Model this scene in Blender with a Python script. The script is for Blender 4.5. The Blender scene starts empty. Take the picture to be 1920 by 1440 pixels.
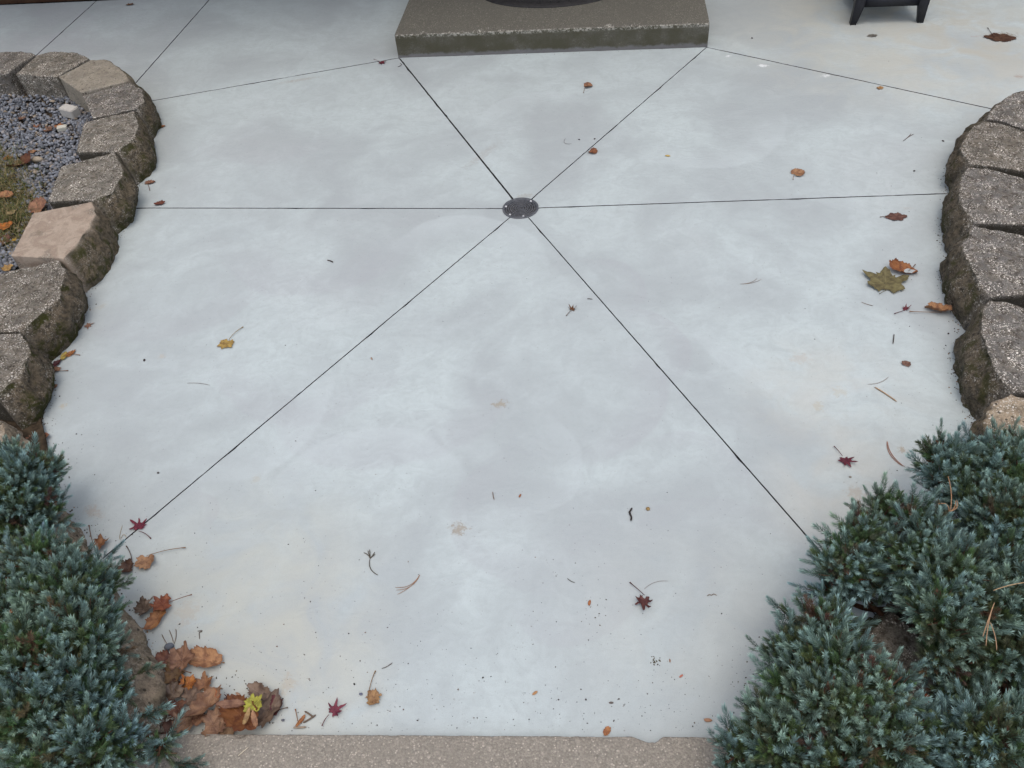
import bpy, bmesh, math, random
import numpy as np
from mathutils import Vector, Matrix, noise

random.seed(7)
rng = np.random.default_rng(7)
SC = bpy.context.scene
COL = SC.collection

# ------------------------------------------------------------------ camera, sky, sun, exposure
CAM_H = 1.8
FPX = 1519.5            # focal length in pixels of a 1920 px wide picture
PITCH = math.radians(45.957)
ROLL = math.radians(-5.75)
YAW = math.radians(8.611)


def cam_axes():
    cz, sz = math.cos(YAW), math.sin(YAW)
    def rz(v):
        return np.array([v[0] * cz - v[1] * sz, v[0] * sz + v[1] * cz, v[2]])
    F = np.array([0, math.cos(PITCH), -math.sin(PITCH)])
    R = np.array([1.0, 0, 0])
    U = np.array([0, math.sin(PITCH), math.cos(PITCH)])
    R2 = R * math.cos(ROLL) + U * math.sin(ROLL)
    U2 = -R * math.sin(ROLL) + U * math.cos(ROLL)
    return rz(R2), rz(U2), rz(F)


CR, CU, CF = cam_axes()
cam = bpy.data.cameras.new('camera')
cam.sensor_width = 36
cam.lens = FPX / 1920 * 36
cam.clip_start = 0.05
cam.clip_end = 500
camo = bpy.data.objects.new('camera', cam)
COL.objects.link(camo)
M = Matrix(((CR[0], CU[0], -CF[0], 0), (CR[1], CU[1], -CF[1], 0), (CR[2], CU[2], -CF[2], CAM_H), (0, 0, 0, 1)))
camo.matrix_world = M
SC.camera = camo

SUN_EL, SUN_AZ = math.radians(77), math.radians(168)   # azimuth: compass-like, from +Y clockwise
w = bpy.data.worlds.new('World')
SC.world = w
w.use_nodes = True
nt = w.node_tree
bg = nt.nodes['Background']
sky = nt.nodes.new('ShaderNodeTexSky')
sky.sky_type = 'NISHITA'
sky.sun_disc = False
sky.sun_elevation = SUN_EL
sky.sun_rotation = SUN_AZ
sky.air_density = 1.0
sky.dust_density = 5.0
sky.ozone_density = 1.0
bg.inputs['Strength'].default_value = 0.12
nt.links.new(sky.outputs[0], bg.inputs[0])
sl = bpy.data.lights.new('sun', 'SUN')
sl.energy = 1.0
sl.angle = math.radians(130)
sl.color = (1.0, 0.95, 0.88)
so = bpy.data.objects.new('sun', sl)
COL.objects.link(so)
sd = Vector((math.sin(SUN_AZ) * math.cos(SUN_EL), math.cos(SUN_AZ) * math.cos(SUN_EL), math.sin(SUN_EL)))
so.rotation_euler = sd.to_track_quat('Z', 'Y').to_euler()
so.location = (0, 0, 8)
vs = SC.view_settings
vs.view_transform = 'Standard'
vs.look = 'None'
vs.gamma = 1
vs.use_curve_mapping = False
vs.exposure = 0.55
SC.render.engine = 'CYCLES'
SC.cycles.use_denoising = True
SC.cycles.max_bounces = 6


# ------------------------------------------------------------------ helpers
def at(px, py, z=0.0):
    """World point at height z that the camera sees at pixel (px, py) of the 1920x1440 picture."""
    d = (px - 960) / FPX * CR - (py - 720) / FPX * CU + CF
    t = (z - CAM_H) / d[2]
    return np.array([0, 0, CAM_H]) + t * d


def mpp(px, py, z=0.0):
    """Metres per pixel (across) at that point."""
    p = at(px, py, z)
    return float((p - np.array([0, 0, CAM_H])) @ CF) / FPX


def mesh_obj(name, verts, faces, mat=None, parent=None, smooth=False, attrs=None, colors=None):
    me = bpy.data.meshes.new(name)
    me.from_pydata([tuple(map(float, v)) for v in verts], [], [tuple(map(int, f)) for f in faces])
    fin_mesh(me, mat, smooth, attrs, colors)
    return link(name, me, parent)


def fin_mesh(me, mat, smooth, attrs=None, colors=None):
    if attrs:
        for k, a in attrs.items():
            at_ = me.attributes.new(k, 'FLOAT', 'POINT')
            at_.data.foreach_set('value', np.asarray(a, np.float32).ravel())
    if colors:
        for k, a in colors.items():
            at_ = me.attributes.new(k, 'FLOAT_COLOR', 'POINT')
            a = np.asarray(a, np.float32)
            if a.shape[1] == 3:
                a = np.concatenate([a, np.ones((len(a), 1), np.float32)], 1)
            at_.data.foreach_set('color', a.ravel())
    if mat:
        me.materials.append(mat)
    if smooth:
        me.polygons.foreach_set('use_smooth', np.ones(len(me.polygons), bool))
    me.update()


def quad_mesh(name, V, Q, mat, smooth=False, attrs=None, colors=None):
    """Fast mesh from numpy arrays: V (n,3), Q (m,k) with k = 3 or 4."""
    me = bpy.data.meshes.new(name)
    V = np.asarray(V, np.float32)
    Q = np.asarray(Q, np.int32)
    k = Q.shape[1]
    me.vertices.add(len(V))
    me.vertices.foreach_set('co', V.ravel())
    me.loops.add(Q.size)
    me.loops.foreach_set('vertex_index', Q.ravel())
    me.polygons.add(len(Q))
    me.polygons.foreach_set('loop_start', np.arange(0, Q.size, k, dtype=np.int32))
    me.update(calc_edges=True)
    fin_mesh(me, mat, smooth, attrs, colors)
    return me


def link(name, me, parent=None):
    o = bpy.data.objects.new(name, me)
    COL.objects.link(o)
    if parent is not None:
        o.parent = parent
    return o


def empty(name, loc=(0, 0, 0)):
    o = bpy.data.objects.new(name, None)
    o.empty_display_size = 0.05
    o.location = tuple(map(float, loc))
    COL.objects.link(o)
    return o


def tag(o, label=None, cat=None, group=None, kind=None):
    if label: o['label'] = label
    if cat: o['category'] = cat
    if group: o['group'] = group
    if kind: o['kind'] = kind
    return o


def rel(parent, pts):
    return np.asarray(pts, float) - np.array(parent.location)


def resample(P, n):
    P = np.asarray(P, float)
    s = np.concatenate([[0], np.cumsum(np.linalg.norm(np.diff(P, axis=0), axis=1))])
    t = np.linspace(0, s[-1], n)
    return np.stack([np.interp(t, s, P[:, k]) for k in range(P.shape[1])], 1)


def fbm(p, scale, octv=4):
    return noise.fractal(Vector(p) * scale, 1.0, 2.0, octv)


def tube_pts(path, rad, sides=6):
    """Verts and quads of a tube along path (n,3) with radius per point."""
    P = np.asarray(path, float)
    n = len(P)
    rad = np.broadcast_to(np.asarray(rad, float), (n,))
    T = np.gradient(P, axis=0)
    T /= np.linalg.norm(T, axis=1)[:, None] + 1e-9
    ref = np.array([0.31, 0.17, 0.93])
    A = np.cross(T, ref); A /= np.linalg.norm(A, axis=1)[:, None] + 1e-9
    B = np.cross(T, A)
    an = np.arange(sides) / sides * 2 * np.pi
    V = (P[:, None] + rad[:, None, None] * (np.cos(an)[None, :, None] * A[:, None] + np.sin(an)[None, :, None] * B[:, None])).reshape(-1, 3)
    i = np.arange(n - 1)[:, None] * sides
    k = np.arange(sides)[None]
    k2 = (k + 1) % sides
    Q = np.stack([i + k, i + k2, i + sides + k2, i + sides + k], -1).reshape(-1, 4)
    return V, Q


class MB:
    """Collects quads (and their vertex values) of several shapes into one mesh."""
    def __init__(s):
        s.V, s.Q, s.C, s.n = [], [], [], 0
    def add(s, V, Q, c=None):
        V = np.asarray(V, float)
        s.V.append(V); s.Q.append(np.asarray(Q) + s.n); s.n += len(V)
        s.C.append(np.broadcast_to(np.asarray(c if c is not None else (1, 1, 1), float), (len(V), 3)))
    def box(s, lo, hi, c=None):
        x0, y0, z0 = lo; x1, y1, z1 = hi
        V = [(x0, y0, z0), (x1, y0, z0), (x1, y1, z0), (x0, y1, z0), (x0, y0, z1), (x1, y0, z1), (x1, y1, z1), (x0, y1, z1)]
        s.add(V, [(0, 3, 2, 1), (4, 5, 6, 7), (0, 1, 5, 4), (1, 2, 6, 5), (2, 3, 7, 6), (3, 0, 4, 7)], c)
    def mesh(s, name, mat, smooth=False):
        return quad_mesh(name, np.concatenate(s.V), np.concatenate(s.Q), mat, smooth, colors={'tint': np.concatenate(s.C)})
    def build(s, name, mat, parent=None, smooth=False):
        return link(name, s.mesh(name, mat, smooth), parent)


# ------------------------------------------------------------------ materials
class NG:
    """Small wrapper for building node trees."""
    def __init__(s, name):
        s.m = bpy.data.materials.new(name)
        s.m.use_nodes = True
        s.t = s.m.node_tree
        s.b = s.t.nodes['Principled BSDF']
    def n(s, typ, **kw):
        nd = s.t.nodes.new(typ)
        for k, v in kw.items():
            if k.startswith('i_'):
                nd.inputs[int(k[2:]) if k[2:].isdigit() else k[2:].replace('_', ' ')].default_value = v
            else:
                setattr(nd, k, v)
        return nd
    def l(s, a, b):
        s.t.links.new(a, b)
    def put(s, node, idx, v):
        if hasattr(v, 'is_linked') or hasattr(v, 'links'):
            s.l(v, node.inputs[idx])
        else:
            node.inputs[idx].default_value = v
    def math(s, op, a, b=0.0, c=None, clamp=False):
        nd = s.n('ShaderNodeMath', operation=op, use_clamp=clamp)
        s.put(nd, 0, a); s.put(nd, 1, b)
        if c is not None: s.put(nd, 2, c)
        return nd.outputs[0]
    def mix(s, f, a, b, mode='MIX'):
        nd = s.n('ShaderNodeMix', data_type='RGBA', blend_type=mode)
        s.put(nd, 0, f)
        for i, v in ((6, a), (7, b)):
            if isinstance(v, (tuple, list)): nd.inputs[i].default_value = (*v[:3], 1)
            else: s.l(v, nd.inputs[i])
        return nd.outputs[2]
    def ramp(s, f, lo, hi):
        nd = s.n('ShaderNodeMapRange', interpolation_type='SMOOTHSTEP')
        s.put(nd, 0, f)
        nd.inputs[1].default_value = lo; nd.inputs[2].default_value = hi
        return nd.outputs[0]
    def pos(s):
        g = s.n('ShaderNodeNewGeometry')
        return g.outputs['Position']
    def obj(s):
        return s.n('ShaderNodeTexCoord').outputs['Object']
    def noise(s, vec, scale, detail=4, rough=0.55, dist=0.0, out=0):
        nd = s.n('ShaderNodeTexNoise')
        s.l(vec, nd.inputs['Vector'])
        nd.inputs['Scale'].default_value = scale
        nd.inputs['Detail'].default_value = detail
        nd.inputs['Roughness'].default_value = rough
        nd.inputs['Distortion'].default_value = dist
        return nd.outputs[out]
    def voro(s, vec, scale, feature='F1', out='Distance'):
        nd = s.n('ShaderNodeTexVoronoi', feature=feature)
        s.l(vec, nd.inputs['Vector'])
        nd.inputs['Scale'].default_value = scale
        return nd.outputs[out]
    def attr(s, name, out='Fac'):
        return s.n('ShaderNodeAttribute', attribute_name=name).outputs[out]
    def bump(s, h, strength=0.3, dist=0.01):
        nd = s.n('ShaderNodeBump')
        nd.inputs['Strength'].default_value = strength
        nd.inputs['Distance'].default_value = dist
        s.l(h, nd.inputs['Height'])
        s.l(nd.outputs[0], s.b.inputs['Normal'])
    def done(s, col, rough=0.8, spec=0.3):
        s.put(s.b, 'Base Color', (*col, 1) if isinstance(col, tuple) else col)
        s.put(s.b, 'Roughness', rough)
        s.b.inputs['Specular IOR Level'].default_value = spec
        return s.m


def mat_concrete():
    g = NG('troweled_concrete')
    P = g.pos()
    # slightly warped coordinates so that stain and trowel edges wander
    wn = g.noise(P, 2.2, 3, 0.5, out=1)
    ws = g.n('ShaderNodeVectorMath', operation='SCALE'); g.l(wn, ws.inputs[0]); ws.inputs['Scale'].default_value = 0.16
    wp = g.n('ShaderNodeVectorMath', operation='ADD'); g.l(P, wp.inputs[0]); g.l(ws.outputs[0], wp.inputs[1])
    W = wp.outputs[0]
    a = g.noise(W, 1.7, 4, 0.55, 0.6)
    b = g.noise(W, 5.5, 5, 0.6, 0.8)
    c = g.noise(P, 130, 3, 0.6)
    pale = (0.52, 0.57, 0.57)
    dark = (0.405, 0.43, 0.438)
    col = g.mix(g.ramp(a, 0.34, 0.66), dark, pale)
    col = g.mix(g.math('MULTIPLY', g.ramp(b, 0.45, 0.75), 0.4), col, (0.555, 0.605, 0.61))
    lil = g.noise(W, 1.1, 3, 0.5, 0.3)
    col = g.mix(g.math('MULTIPLY', g.ramp(lil, 0.52, 0.7), 0.2), col, (0.49, 0.485, 0.495))
    mid = g.noise(W, 15, 5, 0.68, 0.9)
    col = g.mix(g.math('MULTIPLY', g.ramp(mid, 0.36, 0.68), 0.48), col, (0.40, 0.43, 0.435))
    st = g.n('ShaderNodeMapping', vector_type='POINT'); g.l(W, st.inputs[0]); st.inputs['Rotation'].default_value = (0, 0, 0.35); st.inputs['Scale'].default_value = (4.5, 12, 1)
    stn = g.noise(st.outputs[0], 1.0, 5, 0.65, 0.6)
    col = g.mix(g.math('MULTIPLY', g.ramp(stn, 0.5, 0.75), 0.14), col, (0.58, 0.625, 0.63))
    dm = g.noise(P, 62, 4, 0.7)
    col = g.mix(g.math('MULTIPLY', g.ramp(dm, 0.45, 0.7), 0.20), col, (0.36, 0.38, 0.38))
    # passes of the trowel: fans with one crisp rim that fade out inwards
    for (px, py, rx, rim, val, dirn) in ARCS:
        c0 = at(px, py)
        R = rx * mpp(px, py)
        sp = g.n('ShaderNodeVectorMath', operation='ADD')
        g.l(P, sp.inputs[0])
        ws2 = g.n('ShaderNodeVectorMath', operation='SCALE'); g.l(wn, ws2.inputs[0]); ws2.inputs['Scale'].default_value = 0.13
        g.l(ws2.outputs[0], sp.inputs[1])
        df = g.n('ShaderNodeVectorMath', operation='SUBTRACT'); g.l(sp.outputs[0], df.inputs[0]); df.inputs[1].default_value = (c0[0] + .065, c0[1] + .065, 0.065)
        ln = g.n('ShaderNodeVectorMath', operation='LENGTH'); g.l(df.outputs[0], ln.inputs[0])
        nm = g.n('ShaderNodeVectorMath', operation='NORMALIZE'); g.l(df.outputs[0], nm.inputs[0])
        dt = g.n('ShaderNodeVectorMath', operation='DOT_PRODUCT'); g.l(nm.outputs[0], dt.inputs[0])
        dt.inputs[1].default_value = (math.cos(math.radians(dirn)), math.sin(math.radians(dirn)), 0)
        q = g.math('DIVIDE', ln.outputs['Value'], R)
        inside = g.math('MULTIPLY', g.ramp(q, 1.0 - rim, 1.0), g.math('SUBTRACT', 1.0, g.ramp(q, 0.98, 1.04)))
        inside = g.math('MULTIPLY', inside, g.ramp(dt.outputs['Value'], 0.05, 0.85))
        inside = g.math('MULTIPLY', inside, g.ramp(mid, 0.15, 0.5))
        col = g.mix(g.math('MULTIPLY', inside, min(1.0, abs(val) * 0.95)), col, (0.585, 0.63, 0.64) if val > 0 else (0.405, 0.41, 0.43))
    # faint curved brush marks
    tw = g.n('ShaderNodeTexWave', wave_type='RINGS', bands_direction='Z')
    g.l(W, tw.inputs[0]); tw.inputs['Scale'].default_value = 9; tw.inputs['Distortion'].default_value = 14; tw.inputs['Detail'].default_value = 3
    tw.inputs['Detail Scale'].default_value = 1.4
    col = g.mix(g.math('MULTIPLY', g.ramp(tw.outputs[1], 0.6, 1.0), g.math('MULTIPLY', g.ramp(a, 0.45, 0.65), 0.12)), col, (0.60, 0.64, 0.65))
    # yellowish, older concrete towards the rear right and the near left corner
    for (px, py, rad, amt, tone) in TINTS:
        c0 = at(px, py)
        d = g.n('ShaderNodeVectorMath', operation='DISTANCE')
        g.l(W, d.inputs[0]); d.inputs[1].default_value = (c0[0] + .08, c0[1] + .08, 0.08)
        f = g.math('SUBTRACT', 1.0, g.ramp(d.outputs['Value'], rad * 0.25, rad))
        f = g.math('MULTIPLY', f, g.ramp(b, 0.3, 0.65))
        col = g.mix(g.math('MULTIPLY', f, amt), col, tone)
    # brown marks left by leaves, dried mud and white paint spots
    fine = g.noise(P, 75, 6, 0.8)
    for (px, py, rx, ry, ang, amt, tone) in STAINS:
        c0 = at(px, py); s_ = mpp(px, py)
        mp = g.n('ShaderNodeMapping', vector_type='TEXTURE')
        g.l(P, mp.inputs[0])
        mp.inputs['Location'].default_value = (c0[0], c0[1], 0)
        mp.inputs['Rotation'].default_value = (0, 0, math.radians(ang) + YAW)
        mp.inputs['Scale'].default_value = (rx * s_, ry * s_ * 1.25, 1)
        ln = g.n('ShaderNodeVectorMath', operation='LENGTH'); g.l(mp.outputs[0], ln.inputs[0])
        f = g.math('SUBTRACT', 1.15, ln.outputs['Value'])
        f = g.math('ADD', f, g.math('MULTIPLY', g.math('SUBTRACT', fine, 0.5), 4.2))
        f = g.ramp(f, 0.3, 0.85)
        f = g.math('MULTIPLY', f, g.math('SUBTRACT', 1.0, g.ramp(ln.outputs['Value'], 1.0, 1.5)))
        col = g.mix(g.math('MULTIPLY', f, amt), col, tone)
    # tiny pores
    po = g.voro(P, 95, out='Color')
    pd = g.voro(P, 95)
    sep = g.n('ShaderNodeSeparateColor'); g.l(po, sep.inputs[0])
    pore = g.math('MULTIPLY', g.math('GREATER_THAN', sep.outputs[0], 0.93), g.math('LESS_THAN', pd, 0.16))
    col = g.mix(g.math('MULTIPLY', pore, 0.45), col, (0.25, 0.24, 0.23))
    po2 = g.voro(P, 38, out='Color'); pd2 = g.voro(P, 38)
    sep2 = g.n('ShaderNodeSeparateColor'); g.l(po2, sep2.inputs[0])
    pore2 = g.math('MULTIPLY', g.math('GREATER_THAN', sep2.outputs[1], 0.90), g.math('LESS_THAN', pd2, 0.07))
    col = g.mix(g.math('MULTIPLY', pore2, 0.6), col, (0.22, 0.20, 0.18))
    gr = g.noise(P, 420, 2, 0.7)
    col = g.mix(g.math('MULTIPLY', g.ramp(gr, 0.42, 0.7), 0.26), col, (0.34, 0.34, 0.35))
    col = g.mix(1.0, col, (0.812, 0.86, 0.872), 'MULTIPLY')
    h = g.math('ADD', g.math('MULTIPLY', c, 0.5), g.math('MULTIPLY', tw.outputs[1], 0.35))
    h = g.math('ADD', h, g.math('MULTIPLY', gr, 0.35))
    g.bump(h, 0.22, 0.004)
    return g.done(col, g.math('ADD', 0.72, g.math('MULTIPLY', b, 0.2)), 0.2)


ARCS = [(1165, 655, 125, .6, -.45, 20), (1095, 745, 150, .6, -.45, -20), (1120, 540, 90, .5, -.35, 30), (600, 430, 190, .6, -.4, -80), (600, 640, 200, .6, -.35, -90),
        (960, 860, 130, .6, .22, -10), (330, 500, 200, .5, -.3, -70), (740, 690, 230, .6, -.4, -85), (1290, 900, 110, .5, -.3, 60), (1050, 950, 200, .5, -.3, 200),
        (680, 960, 210, .5, .3, 100), (1060, 1090, 130, .6, -.32, -75), (520, 230, 150, .5, -.25, -90), (1300, 230, 160, .5, .3, -60), (1010, 230, 120, .5, .3, 120),
        (1500, 600, 200, .5, .3, 250), (350, 960, 60, .6, -.4, 40), (860, 500, 160, .6, .35, 80), (1350, 1080, 190, .5, -.25, 90), (450, 750, 180, .5, .3, -30)]
TINTS = [(1650, 60, 1.0, .65, (0.50, 0.48, 0.41)), (420, 1240, .5, .45, (0.52, 0.49, 0.41)), (1850, 130, .7, .4, (0.53, 0.50, 0.44)),
         (560, 1290, .3, .35, (0.51, 0.50, 0.44)), (1600, 930, .3, .45, (0.53, 0.49, 0.43)), (1550, 740, .35, .4, (0.53, 0.50, 0.44)), (1300, 1180, .4, .3, (0.50, 0.50, 0.46)), (1840, 60, .5, .6, (.44, .41, .35)), (480, 1100, .5, .38, (0.51, 0.51, 0.45)), (60, 60, 1.2, .4, (.40, .39, .42))]
STAINS = [(938, 757, 19, 10, 10, .75, (0.34, 0.29, 0.22)), (860, 993, 22, 16, -30, .8, (0.33, 0.28, 0.22)),
          (1500, 673, 26, 16, 0, .35, (0.48, 0.40, 0.33)), (1574, 735, 20, 14, 0, .4, (0.50, 0.44, 0.34)), (1535, 762, 14, 13, 0, .45, (0.48, 0.42, 0.32)),
          (1606, 925, 24, 20, 20, .5, (0.42, 0.34, 0.26)), (1692, 843, 12, 10, 40, .65, (0.35, 0.27, 0.18)), (175, 960, 16, 26, 60, .45, (0.42, 0.33, 0.25)),
          (480, 898, 14, 9, 40, .35, (0.44, 0.39, 0.31)), (540, 1282, 22, 20, 0, .5, (0.45, 0.38, 0.29)), (1878, 66, 34, 13, -8, .9, (0.24, 0.19, 0.14)),
          (1911, 143, 14, 7, 0, .6, (0.36, 0.27, 0.22)), (1830, 68, 14, 4, 0, .4, (0.42, 0.31, 0.27)),
          (1366, 105, 7, 4, 0, .95, (0.80, 0.80, 0.80)), (1430, 123, 14, 6, -8, .95, (0.80, 0.80, 0.80)), (1548, 142, 12, 5, 0, .8, (0.74, 0.74, 0.74)),
          (118, 761, 9, 8, 0, .6, (0.46, 0.39, 0.28)), (303, 668, 10, 7, 0, .4, (0.50, 0.42, 0.33)), (560, 150, 50, 6, 8, .45, (0.40, 0.35, 0.30)),
          (200, 500, 30, 14, 50, .35, (0.44, 0.41, 0.36)), (190, 575, 14, 8, 50, .4, (0.44, 0.40, 0.33)), (1700, 390, 14, 6, 0, .2, (0.47, 0.40, 0.34)),
          (985, 367, 26, 8, 0, .6, (0.36, 0.35, 0.32)), (905, 290, 14, 60, -40, .4, (0.37, 0.35, 0.33)), (350, 1150, 30, 30, 0, .35, (0.46, 0.39, 0.31))]


def mat_aggregate(name, base, dark, pale, scale=130, dirt_shade=0.5, smear=False):
    """Concrete with small exposed stones."""
    g = NG(name)
    P = g.pos()
    big = g.noise(P, 4, 4, 0.6)
    v = g.voro(P, scale, out='Color')
    vd = g.voro(P, scale)
    sep = g.n('ShaderNodeSeparateColor'); g.l(v, sep.inputs[0])
    col = g.mix(sep.outputs[0], dark, base)
    col = g.mix(g.math('MULTIPLY', g.math('GREATER_THAN', sep.outputs[1], 0.88), g.math('LESS_THAN', vd, 0.42)), col, pale)
    col = g.mix(g.math('MULTIPLY', g.ramp(vd, 0.45, 0.8), 0.5), col, tuple(x * 0.6 for x in dark))
    col = g.mix(g.math('MULTIPLY', g.ramp(big, 0.45, 0.7), dirt_shade), col, tuple(x * 0.62 for x in base))
    v2 = g.voro(P, scale * .55, out='Color'); vd2 = g.voro(P, scale * .55)
    se2 = g.n('ShaderNodeSeparateColor'); g.l(v2, se2.inputs[0])
    col = g.mix(g.math('MULTIPLY', g.math('MULTIPLY', g.math('GREATER_THAN', se2.outputs[0], 0.86), g.math('LESS_THAN', vd2, 0.38)), 0.8), col, g.mix(se2.outputs[1], tuple(x * .5 for x in dark), pale))
    md = g.noise(P, 22, 5, 0.7)
    col = g.mix(g.math('MULTIPLY', g.ramp(md, 0.45, 0.7), 0.4), col, tuple(x * 0.55 for x in base))
    n2 = g.noise(P, 260, 3, 0.7)
    col = g.mix(0.3, col, g.mix(n2, tuple(x * 0.5 for x in base), tuple(min(1, x * 1.5) for x in base)))
    if smear:
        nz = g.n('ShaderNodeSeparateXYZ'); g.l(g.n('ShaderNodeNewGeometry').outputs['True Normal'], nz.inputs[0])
        col = g.mix(g.math('MULTIPLY', g.math('SUBTRACT', 1.0, g.ramp(nz.outputs[2], 0.3, 0.7)), g.ramp(g.noise(P, 9, 4, 0.6), 0.2, 0.6)), col, (0.075, 0.072, 0.05))       # upright faces coloured darker: moss plus shade; then grey paint slopped along the foot
        xyz = g.n('ShaderNodeSeparateXYZ'); g.l(P, xyz.inputs[0])
        nn = g.noise(P, 16, 5, 0.7)
        f = g.math('SUBTRACT', 1.0, g.ramp(g.math('ADD', xyz.outputs[2], g.math('MULTIPLY', g.math('SUBTRACT', nn, 0.5), 0.05)), 0.010, 0.026))
        col = g.mix(g.math('MULTIPLY', f, 0.6), col, (0.20, 0.20, 0.215))
        ed = g.math('MULTIPLY', g.ramp(xyz.outputs[2], 0.096, 0.108), g.math('SUBTRACT', 1.0, g.ramp(nz.outputs[2], 0.85, 0.995)))
        ed = g.math('MULTIPLY', ed, g.ramp(g.noise(P, 85, 4, 0.7), 0.45, 0.58))
        col = g.mix(g.math('MULTIPLY', ed, 0.9), col, (0.36, 0.35, 0.31))
    g.bump(g.math('ADD', g.math('SUBTRACT', 1.0, vd), g.math('MULTIPLY', n2, 0.6)), 0.6, 0.003)
    return g.done(col, 0.9, 0.2)


def mat_block(name, top_a, top_b, face_a, face_b, moss=1.0, speck=1.0, plaster=None, dark=1.0):
    g = NG(name)
    P = g.obj()
    fa = g.attr('face')
    n1 = g.noise(P, 9, 5, 0.65, 0.4)
    n2 = g.noise(P, 60, 5, 0.7)
    n3 = g.noise(P, 260, 3, 0.7)
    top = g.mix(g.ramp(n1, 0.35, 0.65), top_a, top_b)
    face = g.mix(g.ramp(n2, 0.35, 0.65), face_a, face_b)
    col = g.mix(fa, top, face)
    br = g.ramp(g.noise(P, 26, 5, 0.7, 0.6), 0.42, 0.62)
    col = g.mix(g.math('MULTIPLY', br, 0.5 * dark), col, g.mix(n3, (0.10, 0.08, 0.055), (0.20, 0.165, 0.12)))
    col = g.mix(g.math('MULTIPLY', g.ramp(n2, 0.47, 0.64), 0.72 * dark), col, (0.042, 0.036, 0.027))
    col = g.mix(g.math('MULTIPLY', g.ramp(n3, 0.48, 0.64), 0.55 * dark), col, (0.055, 0.05, 0.042))
    # pale grit set in the mix
    for sc, th, rad in ((190, 0.77, 0.44), (330, 0.70, 0.5), (110, 0.93, 0.42)):
        v = g.voro(P, sc, out='Color'); vd = g.voro(P, sc)
        sep = g.n('ShaderNodeSeparateColor'); g.l(v, sep.inputs[0])
        m = g.math('MULTIPLY', g.math('GREATER_THAN', sep.outputs[0], th), g.math('LESS_THAN', vd, rad))
        patch = g.math('MAXIMUM', g.ramp(g.noise(P, 14, 3, 0.6), 0.42, 0.62), g.math('MULTIPLY', g.attr('rim'), 0.9))
        m = g.math('MULTIPLY', m, g.math('SUBTRACT', 1.0, g.math('MULTIPLY', fa, 0.72)))
        m = g.math('MULTIPLY', m, g.math('MULTIPLY', patch, speck))
        tone = g.mix(sep.outputs[1], (0.28, 0.25, 0.20), (0.90, 0.87, 0.80))
        col = g.mix(m, col, tone)
    pv = g.voro(P, 75, out='Color'); pq = g.voro(P, 75)
    psep = g.n('ShaderNodeSeparateColor'); g.l(pv, psep.inputs[0])
    pit = g.math('MULTIPLY', g.math('GREATER_THAN', psep.outputs[2], 0.86), g.math('LESS_THAN', pq, 0.34))
    col = g.mix(g.math('MULTIPLY', pit, 0.8), col, (0.035, 0.03, 0.025))
    # lichen patches
    lich = g.ramp(g.noise(P, 24, 4, 0.55, 0.8), 0.66, 0.71)
    col = g.mix(g.math('MULTIPLY', lich, g.math('MULTIPLY', g.math('SUBTRACT', 1.0, fa), 0.55)), col, (0.38, 0.39, 0.37))
    # moss
    mo = g.ramp(g.noise(P, 16, 5, 0.65, 0.5), 0.48, 0.62)
    mo = g.math('MULTIPLY', mo, g.math('ADD', g.math('MULTIPLY', fa, 0.75), 0.08))
    mosscol = g.mix(n3, (0.010, 0.012, 0.004), (0.06, 0.062, 0.014))
    col = g.mix(g.math('MULTIPLY', mo, moss), col, mosscol)
    if plaster:
        pm = g.math('MULTIPLY', g.math('SUBTRACT', 1.0, fa), 0.95)
        q = g.mix(g.ramp(g.noise(P, 12, 4, 0.6, 1.2), 0.4, 0.62), plaster[0], plaster[1])
        q = g.mix(g.math('MULTIPLY', g.ramp(g.noise(P, 30, 5, 0.7), 0.62, 0.74), 0.5), q, (0.62, 0.56, 0.50))
        q = g.mix(g.math('MULTIPLY', g.ramp(g.noise(P, 75, 5, 0.75), 0.5, 0.68), 0.45), q, (0.20, 0.155, 0.12))
        q = g.mix(g.math('MULTIPLY', g.ramp(g.noise(P, 240, 3, 0.7), 0.52, 0.68), 0.35), q, (0.50, 0.43, 0.36))
        col = g.mix(g.math('MULTIPLY', pm, g.math('SUBTRACT', 1.0, g.math('MULTIPLY', g.ramp(g.noise(P, 10, 3, 0.6), 0.55, 0.66), 0.6))), col, q)
    col = g.mix(g.math('MULTIPLY', g.attr('joint'), 0.85), col, g.mix(n2, (0.02, 0.018, 0.013), (0.05, 0.045, 0.032)))  # joint sides painted darker: soil plus the shade between blocks
    hn = g.math('ADD', g.math('MULTIPLY', n2, 0.8), g.math('MULTIPLY', n3, 0.7))
    g.bump(hn, 0.8 if plaster is None else 0.4, 0.010)
    return g.done(col, 0.92, 0.2)


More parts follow.
